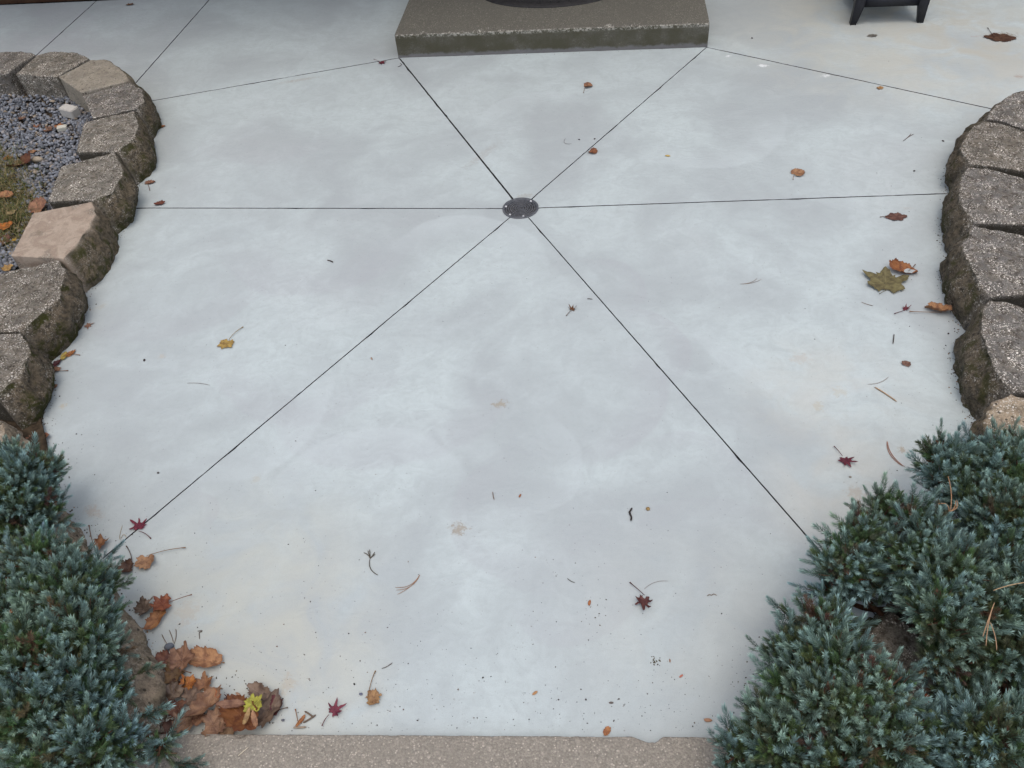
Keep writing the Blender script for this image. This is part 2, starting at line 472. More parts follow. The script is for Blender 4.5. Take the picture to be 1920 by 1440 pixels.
def mat_leaf(name='dry_leaf'):
    g = NG(name)
    oi = g.n('ShaderNodeObjectInfo')
    P = g.obj()
    base = oi.outputs['Color']
    n1 = g.noise(P, 55, 4, 0.6, 0.5)
    n2 = g.noise(P, 190, 3, 0.6)
    hsv = g.n('ShaderNodeHueSaturation'); g.l(base, hsv.inputs['Color']); hsv.inputs['Value'].default_value = 0.5; hsv.inputs['Hue'].default_value = 0.485
    lite = g.n('ShaderNodeHueSaturation'); g.l(base, lite.inputs['Color']); lite.inputs['Value'].default_value = 1.35; lite.inputs['Saturation'].default_value = 0.9
    col = g.mix(g.ramp(n1, 0.35, 0.65), hsv.outputs[0], base)
    col = g.mix(g.math('MULTIPLY', g.ramp(n2, 0.55, 0.75), 0.4), col, lite.outputs[0])
    col = g.mix(g.math('MULTIPLY', g.attr('vein'), 0.55), col, lite.outputs[0])
    col = g.mix(g.math('MULTIPLY', g.ramp(g.attr('edge'), 0.82, 1.0), 0.6), col, hsv.outputs[0])
    g.bump(g.math('ADD', g.math('MULTIPLY', g.attr('vein'), -0.6), n1), 0.5, 0.002)
    g.done(col, 0.6, 0.35)
    bsdf = g.b
    tr = g.n('ShaderNodeBsdfTranslucent'); g.l(col, tr.inputs[0])
    ms = g.n('ShaderNodeMixShader'); ms.inputs[0].default_value = 0.18
    out = g.t.nodes['Material Output']
    g.l(bsdf.outputs[0], ms.inputs[1]); g.l(tr.outputs[0], ms.inputs[2]); g.l(ms.outputs[0], out.inputs[0])
    return g.m


def mat_tint(name, rough=0.8, spec=0.3, var=0.25, scale=80):
    """Colour from the mesh attribute 'tint' with a little grain."""
    g = NG(name)
    col = g.attr('tint', 'Color')
    n1 = g.noise(g.obj(), scale, 4, 0.6)
    hs = g.n('ShaderNodeHueSaturation'); g.l(col, hs.inputs['Color'])
    g.l(g.math('ADD', 1.0 - var, g.math('MULTIPLY', n1, 2 * var)), hs.inputs['Value'])
    g.bump(n1, 0.3, 0.003)
    return g.done(hs.outputs[0], rough, spec)


def mat_plain(name, a, b, scale=30, rough=0.7, spec=0.3, bump=0.2):
    g = NG(name)
    n1 = g.noise(g.obj(), scale, 5, 0.6)
    g.bump(n1, bump, 0.004)
    return g.done(g.mix(g.ramp(n1, 0.35, 0.65), a, b), rough, spec)


def mat_needle():
    g = NG('juniper_needle')
    oi = g.n('ShaderNodeObjectInfo')
    t = g.attr('tint', 'Color')
    hs = g.n('ShaderNodeHueSaturation'); g.l(t, hs.inputs['Color'])
    g.l(g.math('ADD', 0.485, g.math('MULTIPLY', oi.outputs['Random'], 0.03)), hs.inputs['Hue'])
    g.l(g.math('ADD', 0.8, g.math('MULTIPLY', oi.outputs['Random'], 0.4)), hs.inputs['Value'])
    col = g.mix(1.0, hs.outputs[0], oi.outputs['Color'], 'MULTIPLY')
    g.done(col, 0.55, 0.35)
    return g.m


MC = mat_concrete()
M_BASE = mat_plain('joint_filler', (0.05, 0.05, 0.052), (0.10, 0.10, 0.10), 60, 0.95, 0.1)
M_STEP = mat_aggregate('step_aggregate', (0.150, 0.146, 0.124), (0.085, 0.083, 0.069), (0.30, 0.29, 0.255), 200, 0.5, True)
M_CURB = mat_aggregate('curb_aggregate', (0.285, 0.264, 0.226), (0.152, 0.140, 0.120), (0.47, 0.43, 0.37), 240, 0.35)
M_BLOCK = [mat_block('weathered_block_warm', (0.25, 0.235, 0.20), (0.16, 0.152, 0.132), (0.15, 0.122, 0.08), (0.055, 0.046, 0.03), 1.1, 1.0),
           mat_block('weathered_block_grey', (0.20, 0.193, 0.18), (0.135, 0.13, 0.122), (0.135, 0.11, 0.075), (0.05, 0.042, 0.03), 0.9, 1.0),
           mat_block('weathered_block_brown', (0.215, 0.198, 0.168), (0.14, 0.13, 0.112), (0.125, 0.10, 0.067), (0.045, 0.037, 0.025), 1.3, 0.9)]
M_TAN = mat_block('tan_block', (0.2, 0.18, 0.15), (0.15, 0.13, 0.1), (0.14, 0.11, 0.075), (0.055, 0.046, 0.03), 1.0, 0.6, ((0.355, 0.295, 0.235), (0.265, 0.21, 0.165)), 0.6)
M_SAND = mat_block('sandy_block', (0.42, 0.345, 0.245), (0.31, 0.25, 0.18), (0.22, 0.165, 0.105), (0.10, 0.075, 0.05), 0.7, 1.0, None, 0.6)
M_EDGE = mat_block('edging_block', (0.40, 0.34, 0.26), (0.30, 0.25, 0.19), (0.33, 0.27, 0.20), (0.20, 0.165, 0.125), 0.3, 0.7, None, 0.5)
M_GREYTAN = mat_block('smooth_block', (0.34, 0.31, 0.25), (0.27, 0.248, 0.205), (0.21, 0.185, 0.14), (0.14, 0.122, 0.09), 0.3, 0.3, None, 0.4)
M_LEAF = mat_leaf()
M_TINT = mat_tint('tinted_organic')
M_GRAVEL = mat_tint('slate_gravel', 0.75, 0.35, 0.2, 150)
M_SOIL = mat_plain('dark_soil', (0.022, 0.017, 0.012), (0.06, 0.045, 0.03), 40, 0.95, 0.1, 0.8)
M_NEEDLE = mat_needle()
M_BARK = mat_plain('juniper_bark', (0.10, 0.055, 0.035), (0.05, 0.03, 0.02), 90, 0.9, 0.1, 0.5)
M_BLACK = mat_plain('black_painted_wood', (0.010, 0.011, 0.016), (0.016, 0.017, 0.024), 35, 0.45, 0.4, 0.1)
M_RUBBER = mat_plain('black_rubber', (0.010, 0.010, 0.011), (0.02, 0.02, 0.021), 60, 0.65, 0.35, 0.3)
M_PLASTIC = mat_plain('drain_plastic', (0.065, 0.072, 0.084), (0.10, 0.108, 0.122), 60, 0.6, 0.35, 0.3)
M_VOID = mat_plain('drain_dark', (0.006, 0.006, 0.007), (0.012, 0.012, 0.012), 40, 0.9, 0.1)
M_SCREW = mat_plain('screw_metal', (0.55, 0.56, 0.58), (0.42, 0.43, 0.45), 100, 0.4, 0.5)
M_HOUSE = mat_plain('house_render', (0.20, 0.185, 0.16), (0.16, 0.148, 0.125), 12, 0.9, 0.2)
M_BROWN = mat_plain('brown_board', (0.12, 0.062, 0.035), (0.08, 0.04, 0.024), 18, 0.8, 0.25)

# ------------------------------------------------------------------ patio of concrete panels
D = at(976, 391)[:2]
A = at(749, 112)[:2]
B = at(1322, 90)[:2]
# step front runs along X: take the mean Y so that the joint and the step meet squarely
YS = (at(747, 109)[1] + at(1326, 88)[1]) / 2
XS0, XS1 = at(747, 109)[0], at(1326, 88)[0]
YB = at(800, 1378, 0.02)[1] - 0.16      # the panels run a little under the curb
YH = at(60, 7)[1]                        # foot of the house


def extend(p, px, py, dist=None, y=None):
    q = at(px, py)[:2]
    d = (q - p) / np.linalg.norm(q - p)
    if y is not None:
        dist = (y - p[1]) / d[1]
    return p + d * dist


PL1 = extend(A, 285, 192, 5.5)
PL2 = extend(B, 1855, 205, 5.0)
PR3 = extend(D, 1775, 363, 5.5)
PR6 = extend(D, 255, 390, 5.5)
PR4 = extend(D, 1530, 1025, y=YB)
PR5 = extend(D, 213, 1030, y=YB)
A_ = np.array([XS0 + .003, YS]); B_ = np.array([XS1 - .003, YS])
q1a, q1b = at(255, 155)[:2], at(392, 0)[:2]
q2a, q2b = at(70, 102)[:2], at(178, 4)[:2]


def cut(pa, pb, la, lb):
    """Intersection of the lines pa-pb and la-lb."""
    d1, d2 = pb - pa, lb - la
    t = ((la[0] - pa[0]) * d2[1] - (la[1] - pa[1]) * d2[0]) / (d1[0] * d2[1] - d1[1] * d2[0])
    return pa + t * d1


h1 = cut(q1a, q1b, np.array([0, YH]), np.array([1, YH])); f1 = cut(q1a, q1b, A_, PL1)
h2 = cut(q2a, q2b, np.array([0, YH]), np.array([1, YH])); f2 = cut(q2a, q2b, A_, PL1)
XR = cut(B_, PL2, D, PR3); XL = cut(A_, PL1, D, PR6)
panels = [
    ('d', [D, B_, A_], (0.0046, 0.001, 0.0075)),
    ('d', [D, XR, B_], (0.0055, .006, .0046)),
    ('d', [D, PR4, (5.5, YB), (5.5, XR[1] - .05), XR], (.0042, .0, .0, 0, .0055)),
    ('d', [D, PR5, PR4], (.0042, 0, .0042)),
    ('d', [D, XL, (-7.5, XL[1] - .05), (-7.5, YB), PR5], (.0055, 0, 0, 0, .0042)),
    ('d', [D, A_, XL], (.0075, .0055, .0055)),
    ('o', [A_, (XS0 + .003, YH), h1, f1], (0.0, 0.0, .006, .007)),
    ('o', [f1, h1, h2, f2], (.006, 0, .006, .007)),
    ('o', [f2, h2, (-7.5, YH), (-7.5, XL[1] - .04), XL], (.006, 0, 0, 0, .007)),
    ('o', [B_, XR, (6.5, XR[1] - .04), (6.5, YH), (XS1 - .003, YH)], (.007, 0, 0, 0, 0)),
]


def inset(poly, gaps):
    P = [np.asarray(p, float)[:2] for p in poly]
    n = len(P)
    ar = sum(P[i][0] * P[(i + 1) % n][1] - P[(i + 1) % n][0] * P[i][1] for i in range(n))
    sgn = 1 if ar > 0 else -1
    lines = []
    for i in range(n):
        d = P[(i + 1) % n] - P[i]
        nn = np.array([-d[1], d[0]]) / np.linalg.norm(d) * sgn
        lines.append((P[i] + nn * gaps[i] / 2, P[(i + 1) % n] + nn * gaps[i] / 2))
    out = [cut(*lines[i - 1], *lines[i]) for i in range(n)]
    return out if ar > 0 else out[::-1], sgn


patio = empty('patio')
tag(patio, kind='structure')
R_HOLE = 0.0665
for typ, poly, gaps in panels:
    P, sgn = inset(poly, gaps)
    if typ == 'd':
        k = min(range(len(P)), key=lambda i: np.linalg.norm(P[i] - D))
        P = P[k:] + P[:k]
        a_, b_ = P[1], P[-1]
        def hit(p):      # where the edge p -> apex meets the round hole
            d = (P[0] - p); L = np.linalg.norm(d); d /= L
            m = p - D; bq = m @ d; cq = m @ m - R_HOLE ** 2
            return p + d * (-bq - math.sqrt(max(0, bq * bq - cq)))
        s_, e_ = hit(b_), hit(a_)
        a0 = math.atan2(*(s_ - D)[::-1]); a1 = math.atan2(*(e_ - D)[::-1])
        while a1 > a0: a1 -= 2 * math.pi
        while a1 < a0 - math.pi: a1 += 2 * math.pi
        if a1 > a0: a0, a1 = a1, a0
        arc = [D + R_HOLE * np.array([math.cos(t), math.sin(t)]) for t in np.linspace(a0, a1, 12)]
        P = arc + P[1:]
    jp = []
    for i_ in range(len(P)):
        p, q = np.asarray(P[i_]), np.asarray(P[(i_ + 1) % len(P)])
        L_ = np.linalg.norm(q - p); jp.append(p)
        if L_ < .1: continue
        m_ = min(170, int(L_ / .022)); nn_ = np.array([-(q - p)[1], (q - p)[0]]) / L_
        for t_ in np.linspace(0, 1, m_ + 2)[1:-1]:
            c_ = p + (q - p) * t_; v_ = Vector((c_[0] * 42, c_[1] * 42, len(jp) * .01))
            o_ = .0004 * noise.noise(v_) + max(0, noise.noise(v_ * .6 + Vector((9, 2, 0))) - .42) * .009
            jp.append(c_ + nn_ * o_)
    P = jp
    bm = bmesh.new()
    vs_ = [bm.verts.new((p[0], p[1], 0)) for p in P]
    f = bm.faces.new(vs_)
    if f.normal.z < 0: f.normal_flip()
    bm.normal_update()
    if f.normal.z < 0: bmesh.ops.reverse_faces(bm, faces=[f])
    r = bmesh.ops.extrude_face_region(bm, geom=[f])
    nv = [e for e in r['geom'] if isinstance(e, bmesh.types.BMVert)]
    top = [e for e in r['geom'] if isinstance(e, bmesh.types.BMFace)][0]
    for v in vs_: v.co.z = -0.03
    edges = [e for e in top.edges]
    bmesh.ops.bevel(bm, geom=edges, offset=0.0012, segments=1, affect='EDGES', profile=0.5)
    bmesh.ops.triangulate(bm, faces=bm.faces[:], ngon_method='EAR_CLIP')
    bmesh.ops.recalc_face_normals(bm, faces=bm.faces[:])
    me = bpy.data.meshes.new('concrete_panel'); bm.to_mesh(me); bm.free()
    me.materials.append(MC); me.materials.append(M_BASE)
    for pl in me.polygons:
        if pl.normal.z < .5 and pl.center.z < -.0013: pl.material_index = 1
    link('concrete_panel', me, patio)

tag(mesh_obj('ground', [(-60, -60, -.013 - .02), (60, -60, -.033), (60, 60, -.033), (-60, 60, -.033)], [(0, 1, 2, 3)], M_SOIL), kind='structure')
tag(mesh_obj('patio_base', [(-8, YB - .1, -.011), (8, YB - .1, -.011), (8, YH + .2, -.011), (-8, YH + .2, -.011)], [(0, 1, 2, 3)], M_BASE), kind='structure')

# ------------------------------------------------------------------ drain in the middle
dr = empty('floor_drain', (D[0], D[1], 0))
tag(dr, 'round dark plastic drain grate where the six patio joints meet', 'drain grate')
g_ = MB()
an = np.linspace(0, 2 * np.pi, 49)[:-1]


def ring(mb, r0, r1, z0, z1, a0=0, a1=2 * math.pi, n=48):
    an = np.linspace(a0, a1, n + 1)
    c, s = np.cos(an), np.sin(an)
    V = np.concatenate([np.stack([c * r, s * r, np.full(n + 1, z)], 1) for r, z in ((r0, z0), (r0, z1), (r1, z1), (r1, z0))])
    m = n + 1
    Q = []
    for k in range(3):
        for i in range(n):
            Q.append((k * m + i, (k + 1) * m + i, (k + 1) * m + i + 1, k * m + i + 1))
    mb.add(V, Q)


rimb = MB(); ring(rimb, .0625, .0705, -.012, .004); rimb.build('rim', M_PLASTIC, dr)
for k in range(6):
    bb = MB(); ring(bb, .0106 + k * .0088, .0136 + k * .0088, .0010, .0028, n=36); bb.build('grate_ring', M_PLASTIC, dr)
rb = MB()
for k in range(7):
    r0 = .0135 + (k - 1) * .0088; r1 = r0 + .0055
    if k == 0: r0, r1 = .0, .011
    nrib = 5 if k < 2 else 8 if k < 4 else 11
    for j in range(nrib):
        a = (j + 0.5 * (k % 2)) / nrib * 2 * math.pi
        e = np.array([math.cos(a), math.sin(a)]); n_ = np.array([-e[1], e[0]]) * .0011
        c4 = [e * r0 - n_, e * r1 - n_, e * r1 + n_, e * r0 + n_]
        V = [(*p, .0008) for p in c4] + [(*p, .0022) for p in c4]
        rb.add(V, [(4, 5, 6, 7), (0, 1, 5, 4), (1, 2, 6, 5), (2, 3, 7, 6), (3, 0, 4, 7)])
rb.build('rib', M_PLASTIC, dr)
cup = MB()
c, s = np.cos(an), np.sin(an)
V = np.concatenate([np.stack([c * .0664, s * .0664, np.full(48, -.002)], 1), np.stack([c * .066, s * .066, np.full(48, -.03)], 1), np.stack([c * .001, s * .001, np.full(48, -.03)], 1)])
Q = [(k * 48 + i, k * 48 + (i + 1) % 48, (k + 1) * 48 + (i + 1) % 48, (k + 1) * 48 + i) for k in range(2) for i in range(48)]
cup.add(V - np.array([0, 0, .0005]), Q); 
cupo = cup.build('basin', M_VOID, dr)
for a in (50, 170, 230, 285):
    sm = MB()
    x, y = .0585 * math.cos(math.radians(a)), .0585 * math.sin(math.radians(a))
    a8 = np.arange(8) / 8 * 2 * np.pi
    V = np.concatenate([np.stack([x + np.cos(a8) * r, y + np.sin(a8) * r, np.full(8, z)], 1) for r, z in ((.0042, .002), (.0040, .0055), (.0008, .0062))])
    sm.add(V, [(k * 8 + i, k * 8 + (i + 1) % 8, (k + 1) * 8 + (i + 1) % 8, (k + 1) * 8 + i) for k in range(2) for i in range(8)])
    sm.build('screw', M_SCREW, dr, True)

# ------------------------------------------------------------------ door step
H_STEP = 0.118
step = empty('door_step', ((XS0 + XS1) / 2, YS, 0))
tag(step, 'brown exposed aggregate concrete door step under the black mat', 'step')


def rough_box(name, x0, x1, y0, y1, z0, z1, mat, parent, cell=.012, chip=.006, chipy='front', edge_fn=None, bev=.006):
    """Box whose top front edge is rounded and chipped: a sheet that runs up the front and back over the top."""
    nx = int((x1 - x0) / cell) + 1
    xs = np.linspace(x0, x1, nx)
    prof = []
    for t in np.linspace(0, 1, 7): prof.append((0, z0 + (z1 - bev - z0) * t, 0))
    for t in np.linspace(0, 1, 5)[1:]:
        a = t * math.pi / 2
        prof.append((bev * (1 - math.cos(a)), z1 - bev + bev * math.sin(a), 1))
    for t in np.concatenate([np.linspace(0, .1, 6)[1:], np.linspace(.1, 1, 12)[1:]]):
        prof.append((bev + (y1 - y0 - bev) * t, z1, 0))
    V, m = [], len(prof)
    for x in xs:
        off = edge_fn(x) if edge_fn else 0.0
        for k, (dy, z, e) in enumerate(prof):
            p = Vector((x, y0 + dy, z))
            nz = fbm(p, 45, 4)
            ed = math.exp(-((k - 9) / 2.0) ** 2)
            ch = max(0, noise.noise(p * 28) + 0.35 * noise.noise(p * 90) - .12) * chip * ed * 2.2
            yy = y0 + dy + nz * .0012 + ch + off * math.exp(-dy / .02)
            zz = z + nz * (.0009 if k > 6 else 0) - ch
            V.append((x, yy, zz))
    Q = [(i * m + k, (i + 1) * m + k, (i + 1) * m + k + 1, i * m + k + 1) for i in range(nx - 1) for k in range(m - 1)]
    V = np.array(V); n0 = len(V)
    # ends and back
    ends = []
    for i, flip in ((0, False), (nx - 1, True)):
        ring_ = [i * m + k for k in range(m)]
        V = np.concatenate([V, [[xs[i], y1, z0]]])
        ring_.append(len(V) - 1)
        ends.append(ring_ if not flip else ring_[::-1])
    me = bpy.data.meshes.new(name)
    pv = V - (np.array(parent.location) if parent else 0)
    me.from_pydata([tuple(map(float, v)) for v in pv], [], [tuple(map(int, q)) for q in Q] + [tuple(map(int, e)) for e in ends])
    fin_mesh(me, mat, False)
    return link(name, me, parent)


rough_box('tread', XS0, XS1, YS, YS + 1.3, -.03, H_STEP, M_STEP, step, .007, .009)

# ------------------------------------------------------------------ curb in front
ZC = 0.022
YC = at(800, 1378, ZC)[1]
xm = at(800, 1378, ZC)
xc0, xc1 = [float(np.linalg.norm(at(q, 1380, ZC) - xm)) for q in (1186, 1243)]


def curb_edge(x):
    o = 0.0007 * noise.noise(Vector((x * 30, 3, 1)))
    if xc0 < x < xc1:
        t = (x - xc0) / (xc1 - xc0)
        o -= 0.012 * (min(1, t / .45) if t < .45 else 1.0 if t < .72 else (1 - t) / .28) * (1 + .3 * noise.noise(Vector((x * 130, 0, 0))))
    return o


curb = empty('concrete_curb', (*at(800, 1378, ZC)[:2], 0))
ca, cb_ = at(320, 1375, ZC), at(1340, 1381, ZC)
curb.rotation_euler.z = math.atan2(cb_[1] - ca[1], cb_[0] - ca[0])
tag(curb, 'low brown aggregate concrete curb along the near edge of the patio', 'curb')
# the curb's chipped edge faces the patio (+Y), so build it towards -Y
cb = rough_box('curb_beam', -1.9, 1.9, 0, .34, -.03, ZC, M_CURB, None, .006, .003, edge_fn=lambda x: -curb_edge(-x), bev=.004)
cb.parent = curb
for v in cb.data.vertices: v.co.x = -v.co.x; v.co.y = -v.co.y
cb.data.update()

# ------------------------------------------------------------------ house front behind the step, wall and eave added for shade
house = empty('added_house_wall', (0, YH, 0))
tag(house, 'unseen house wall and eave added for shade, with a brown board along its foot', 'house wall')
hb = MB(); hb.box((-7.5, .03, .0), (6.5, .29, 2.398)); hb.build('wall', M_HOUSE, house)  # unseen wall, added so the patio darkens towards the rear
hb = MB(); hb.box((-7.5, .0, .006), (XS0 - .3, .027, .16)); hb.build('base_board', M_BROWN, house)
hb = MB(); hb.box((-8, -0.95, 2.4), (XS1 + .1, .3, 2.46)); hb.box((-8, -0.98, 2.32), (XS1 + .1, -0.952, 2.52)); hb.build('added_shade_eave', M_BROWN, house)  # unseen overhang, added to shade the rear of the patio

# ------------------------------------------------------------------ retaining walls of rock-faced blocks
HB = 0.142


def block(parent, front, back, base, mat, h=HB, z0=-0.02, bulge=.018, dirt_shade=True, topamp=1.0, seed=0, name='stone_block', label=None, amp=1.0, world=False):
    """front: top edge of the rock face (pixels at height h); back: the other top corners; base: foot of the face (pixels at z = 0)."""
    cv = (lambda p, z: np.asarray(p, float)) if world else (lambda p, z: at(p[0], p[1], z))
    F = np.array([cv(p, h) for p in front])[:, :2]
    Bk = np.array([cv(p, h) for p in back])[:, :2]
    NF, NS = 40, 48
    cenp = np.concatenate([F, Bk]).mean(0)
    if base is None:
        Fr = resample(F, NF)
        dv = Fr - Bk.mean(0)
        Bs = Fr + dv / np.linalg.norm(dv, axis=1)[:, None] * .022
    else:
        Bs = resample(np.array([cv(p, 0) for p in base])[:, :2], NF)
        Fr = resample(F, NF)
    sides = resample(np.concatenate([F[-1:], Bk, F[:1]]), NS + 2)[1:-1]
    # pull the joint sides in a hair so that neighbours never share a plane
    sides = sides + (cenp - sides) * .02
    topo = np.concatenate([Fr, sides])
    bot = np.concatenate([Bs, sides])
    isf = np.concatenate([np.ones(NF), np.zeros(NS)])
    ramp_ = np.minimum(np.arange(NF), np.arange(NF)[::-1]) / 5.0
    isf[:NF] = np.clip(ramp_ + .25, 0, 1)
    N = NF + NS
    out = Fr - cenp; out = out / np.linalg.norm(out, axis=1)[:, None]
    rings, fm, rm = [], [], []
    so_ = Vector((seed * 7.3, seed * 3.1, seed * 1.7))
    cen = topo.mean(0)
    for t in (0.0, .18, .36, .52, .66, .78, .87, .94):                  # top, from the middle out
        p = cen + (topo - cen) * max(t, .001)
        rings.append(np.concatenate([p, np.full((N, 1), h)], 1)); fm.append(np.zeros(N)); rm.append(np.full(N, max(0, (t - .7) / .3)))
    rr = .005
    for t in (0., .35, .7, 1.):                                             # rounded rim
        a = t * math.pi / 2
        p = topo - (topo - cen) / np.linalg.norm(topo - cen, axis=1)[:, None] * rr * (1 - math.sin(a))
        rings.append(np.concatenate([p, np.full((N, 1), h - rr * (1 - math.cos(a)))], 1)); fm.append(isf * (.15 + .6 * t)); rm.append(np.full(N, 1 - .5 * t))
    for t in np.linspace(0, 1, 13)[1:]:                                     # sides and rock face
        p = topo + (bot - topo) * (t ** .8)
        bl = math.sin(min(1, t * 1.05) * math.pi) * bulge
        p[:NF] += out * (bl * np.minimum(1, ramp_ / 1.5 + .3))[:, None]
        z = (h - rr) + (z0 - h + rr) * t
        rings.append(np.concatenate([p, np.full((N, 1), z)], 1)); fm.append(isf * 1.0); rm.append(np.full(N, max(0, .5 - 2.5 * t)))
    V = np.concatenate(rings); fmask = np.concatenate(fm); rmask = np.concatenate(rm)
    nr = len(rings)
    for i in range(len(V)):
        p = Vector(V[i])
        q = p + so_
        f = fmask[i]
        n1 = noise.fractal(q * 13, 1.0, 2.0, 4)
        n2 = noise.fractal(q * 55, 1.0, 2.1, 4)
        cell = noise.cell(q * 24)
        d2 = np.array([V[i][0] - cen[0], V[i][1] - cen[1]]); d2 /= np.linalg.norm(d2) + 1e-6
        fac = noise.voronoi(q * 11)[0]
        k = (.008 * n1 + .006 * n2 + .026 * (fac[1] - fac[0] - .22)) * f * amp + (.0012 * n2) * (1 - f)
        V[i][0] += d2[0] * k; V[i][1] += d2[1] * k
        V[i][2] += (1 - f) * (.0022 * n1 + .0022 * n2) * topamp + f * .004 * n2 * amp
        if noise.noise(q * 31) > .48 and f < .5: V[i][2] -= .004 * topamp
        if .7 < rmask[i] <= 1.0: V[i][2] -= max(0, noise.noise(q * 34) - .1) * .016 * topamp
    dm_ = np.zeros(len(V))
    if dirt_shade:
        for r in range(11, nr): dm_[r * N + NF:(r + 1) * N] = min(1, (r - 10) / 2)  # soil and gap shade put into the colour of the block sides
    Q = [(r * N + i, r * N + (i + 1) % N, (r + 1) * N + (i + 1) % N, (r + 1) * N + i) for r in range(nr - 1) for i in range(N)]
    ctr = V.mean(0); ctr[2] = 0
    loc = ctr - np.array(parent.location)
    # orientation: make sure normals point outwards
    a, b, c_ = V[Q[N * 14][0]], V[Q[N * 14][1]], V[Q[N * 14][2]]
    nn = np.cross(b - a, c_ - a)
    if nn[:2] @ (a[:2] - cen) < 0: Q = [q[::-1] for q in Q]
    me = quad_mesh(name, V - ctr, Q, mat, True, {'face': fmask, 'rim': np.concatenate(rm), 'joint': dm_})
    o = link(name, me, parent)
    o.location = tuple(loc)
    if label: o['label'] = label
    return o


lw = empty('retaining_wall', (-1.6, 2.3, 0))
tag(lw, 'left curved wall of mossy rock-faced blocks around the gravel bed', 'retaining wall', 'low block walls beside the patio')
WB, GB, BB = M_BLOCK
block(lw, [(-75, 102), (-30, 98), (45, 96), (65, 102)], [(12, 139), (-90, 141)], None, GB, seed=1, dirt_shade=False)
block(lw, [(68, 104), (95, 96), (142, 97), (167, 109)], [(106, 144), (28, 138)], None, WB, seed=2, dirt_shade=False, label='block with moss on its inner face and a pale corner')
block(lw, [(169, 112), (203, 113), (224, 126), (239, 141), (240, 152)], [(151, 174), (108, 144)], None, M_GREYTAN, seed=3, dirt_shade=False, topamp=.35, label='smooth grey-tan block with a clean flat top')
block(lw, [(242, 154), (266, 168), (272, 190), (256, 203)], [(173, 222), (153, 180)], [(268, 165), (284, 192), (297, 222), (300, 240), (284, 269)], GB, seed=4)
block(lw, [(251, 207), (262, 235), (250, 262), (221, 283)], [(141, 285), (156, 229)], [(284, 269), (293, 296), (292, 318), (280, 332), (259, 349)], WB, seed=5, label='block with a round clump of moss on its top')
block(lw, [(214, 285), (233, 320), (212, 362), (174, 375)], [(88, 377), (113, 311)], [(257, 349), (258, 383), (250, 417), (221, 442)], WB, seed=6)
block(lw, [(172, 377), (181, 400), (150, 452), (119, 485)], [(18, 480), (61, 398)], [(221, 441), (222, 466), (211, 498), (192, 528), (159, 550)], M_TAN, seed=7, dirt_shade=False, topamp=.25, h=.15, label='block with a smooth pinkish tan top')
block(lw, [(108, 486), (124, 505), (110, 560), (40, 622)], [(-45, 622), (-45, 521)], [(160, 551), (164, 578), (156, 604), (132, 648), (84, 690)], BB, seed=8, bulge=.024)
block(lw, [(40, 624), (60, 660), (35, 705), (-5, 738)], [(-140, 735), (-110, 625)], [(83, 690), (95, 715), (95, 740), (76, 798), (48, 815)], BB, seed=9, bulge=.024)


def path_blocks(parent, pts, depth, side, mats, n, seed, h=HB):
    """Blocks along a foot line given in pixels, mostly under the shrubs."""
    P = np.array([at(*p)[:2] for p in pts])
    s = resample(P, n * 8 + 1)
    for k in range(n):
        f = s[k * 8:(k + 1) * 8 + 1]
        d = f[-1] - f[0]; L = np.linalg.norm(d); d /= L
        nn = np.array([-d[1], d[0]]) * side
        ft = f + nn * .03
        a, b = ft[0] + d * .004, ft[-1] - d * .004
        ft[0], ft[-1] = a, b
        block(parent, list(ft), [b + nn * depth - d * .02, a + nn * depth + d * .02], list(f), mats[k % len(mats)], h=h, seed=seed + k, world=True)


path_blocks(lw, [(48, 815), (74, 868), (105, 930), (141, 992), (168, 1028), (205, 1088), (236, 1146), (268, 1188), (292, 1232), (312, 1285), (316, 1372)], .20, -1, [M_EDGE], 6, 20, .10)

rw = empty('retaining_wall', (1.7, 2.3, 0))
tag(rw, 'right curved wall of grey rock-faced blocks with pale grit in their tops', 'retaining wall', 'low block walls beside the patio')
block(rw, [(1850, 222), (1859, 204), (1873, 191), (1900, 174), (1925, 167)], [(2030, 175), (2030, 268), (1925, 242), (1877, 226)], None, GB, seed=11)
block(rw, [(1848, 227), (1824, 234), (1807, 262), (1800, 285), (1818, 306)], [(1845, 310), (1925, 321), (2040, 345), (2040, 275), (1925, 245), (1877, 230)], [(1822, 236), (1797, 280), (1781, 310), (1771, 343), (1783, 370)], BB, seed=12, label='brown-grey block with dark pits near its rear edge')
block(rw, [(1817, 312), (1802, 328), (1797, 372), (1808, 394), (1828, 418)], [(1925, 421), (2040, 423), (2040, 360), (1925, 335), (1847, 313)], [(1783, 371), (1771, 404), (1766, 440), (1770, 468), (1779, 481)], GB, seed=13, label='grey block with pale lichen spots')
block(rw, [(1824, 422), (1815, 441), (1802, 456), (1810, 484), (1834, 529), (1856, 558)], [(1925, 552), (2040, 545), (2040, 468), (1925, 441), (1838, 423)], [(1779, 481), (1768, 508), (1768, 530), (1775, 578), (1808, 617)], GB, seed=14)
block(rw, [(1855, 563), (1841, 592), (1839, 620), (1849, 662), (1873, 709), (1896, 734)], [(1925, 738), (2050, 748), (2050, 610), (1925, 578), (1884, 563)], [(1808, 618), (1807, 640), (1787, 672), (1794, 713), (1804, 757), (1835, 796)], GB, seed=15, label='dark grey block with white splashes on its top')
block(rw, [(1896, 738), (1862, 759), (1846, 785), (1850, 822), (1884, 850)], [(2050, 880), (2050, 754), (1925, 742)], [(1836, 797), (1829, 815), (1830, 845), (1850, 880), (1868, 897)], M_SAND, seed=16, label='sandy tan block with a mossy edge')
path_blocks(rw, [(1862, 893), (1812, 965), (1735, 1050), (1655, 1142), (1585, 1205), (1500, 1290), (1425, 1372)], .20, 1, [WB, M_SAND, WB], 5, 30, .10)

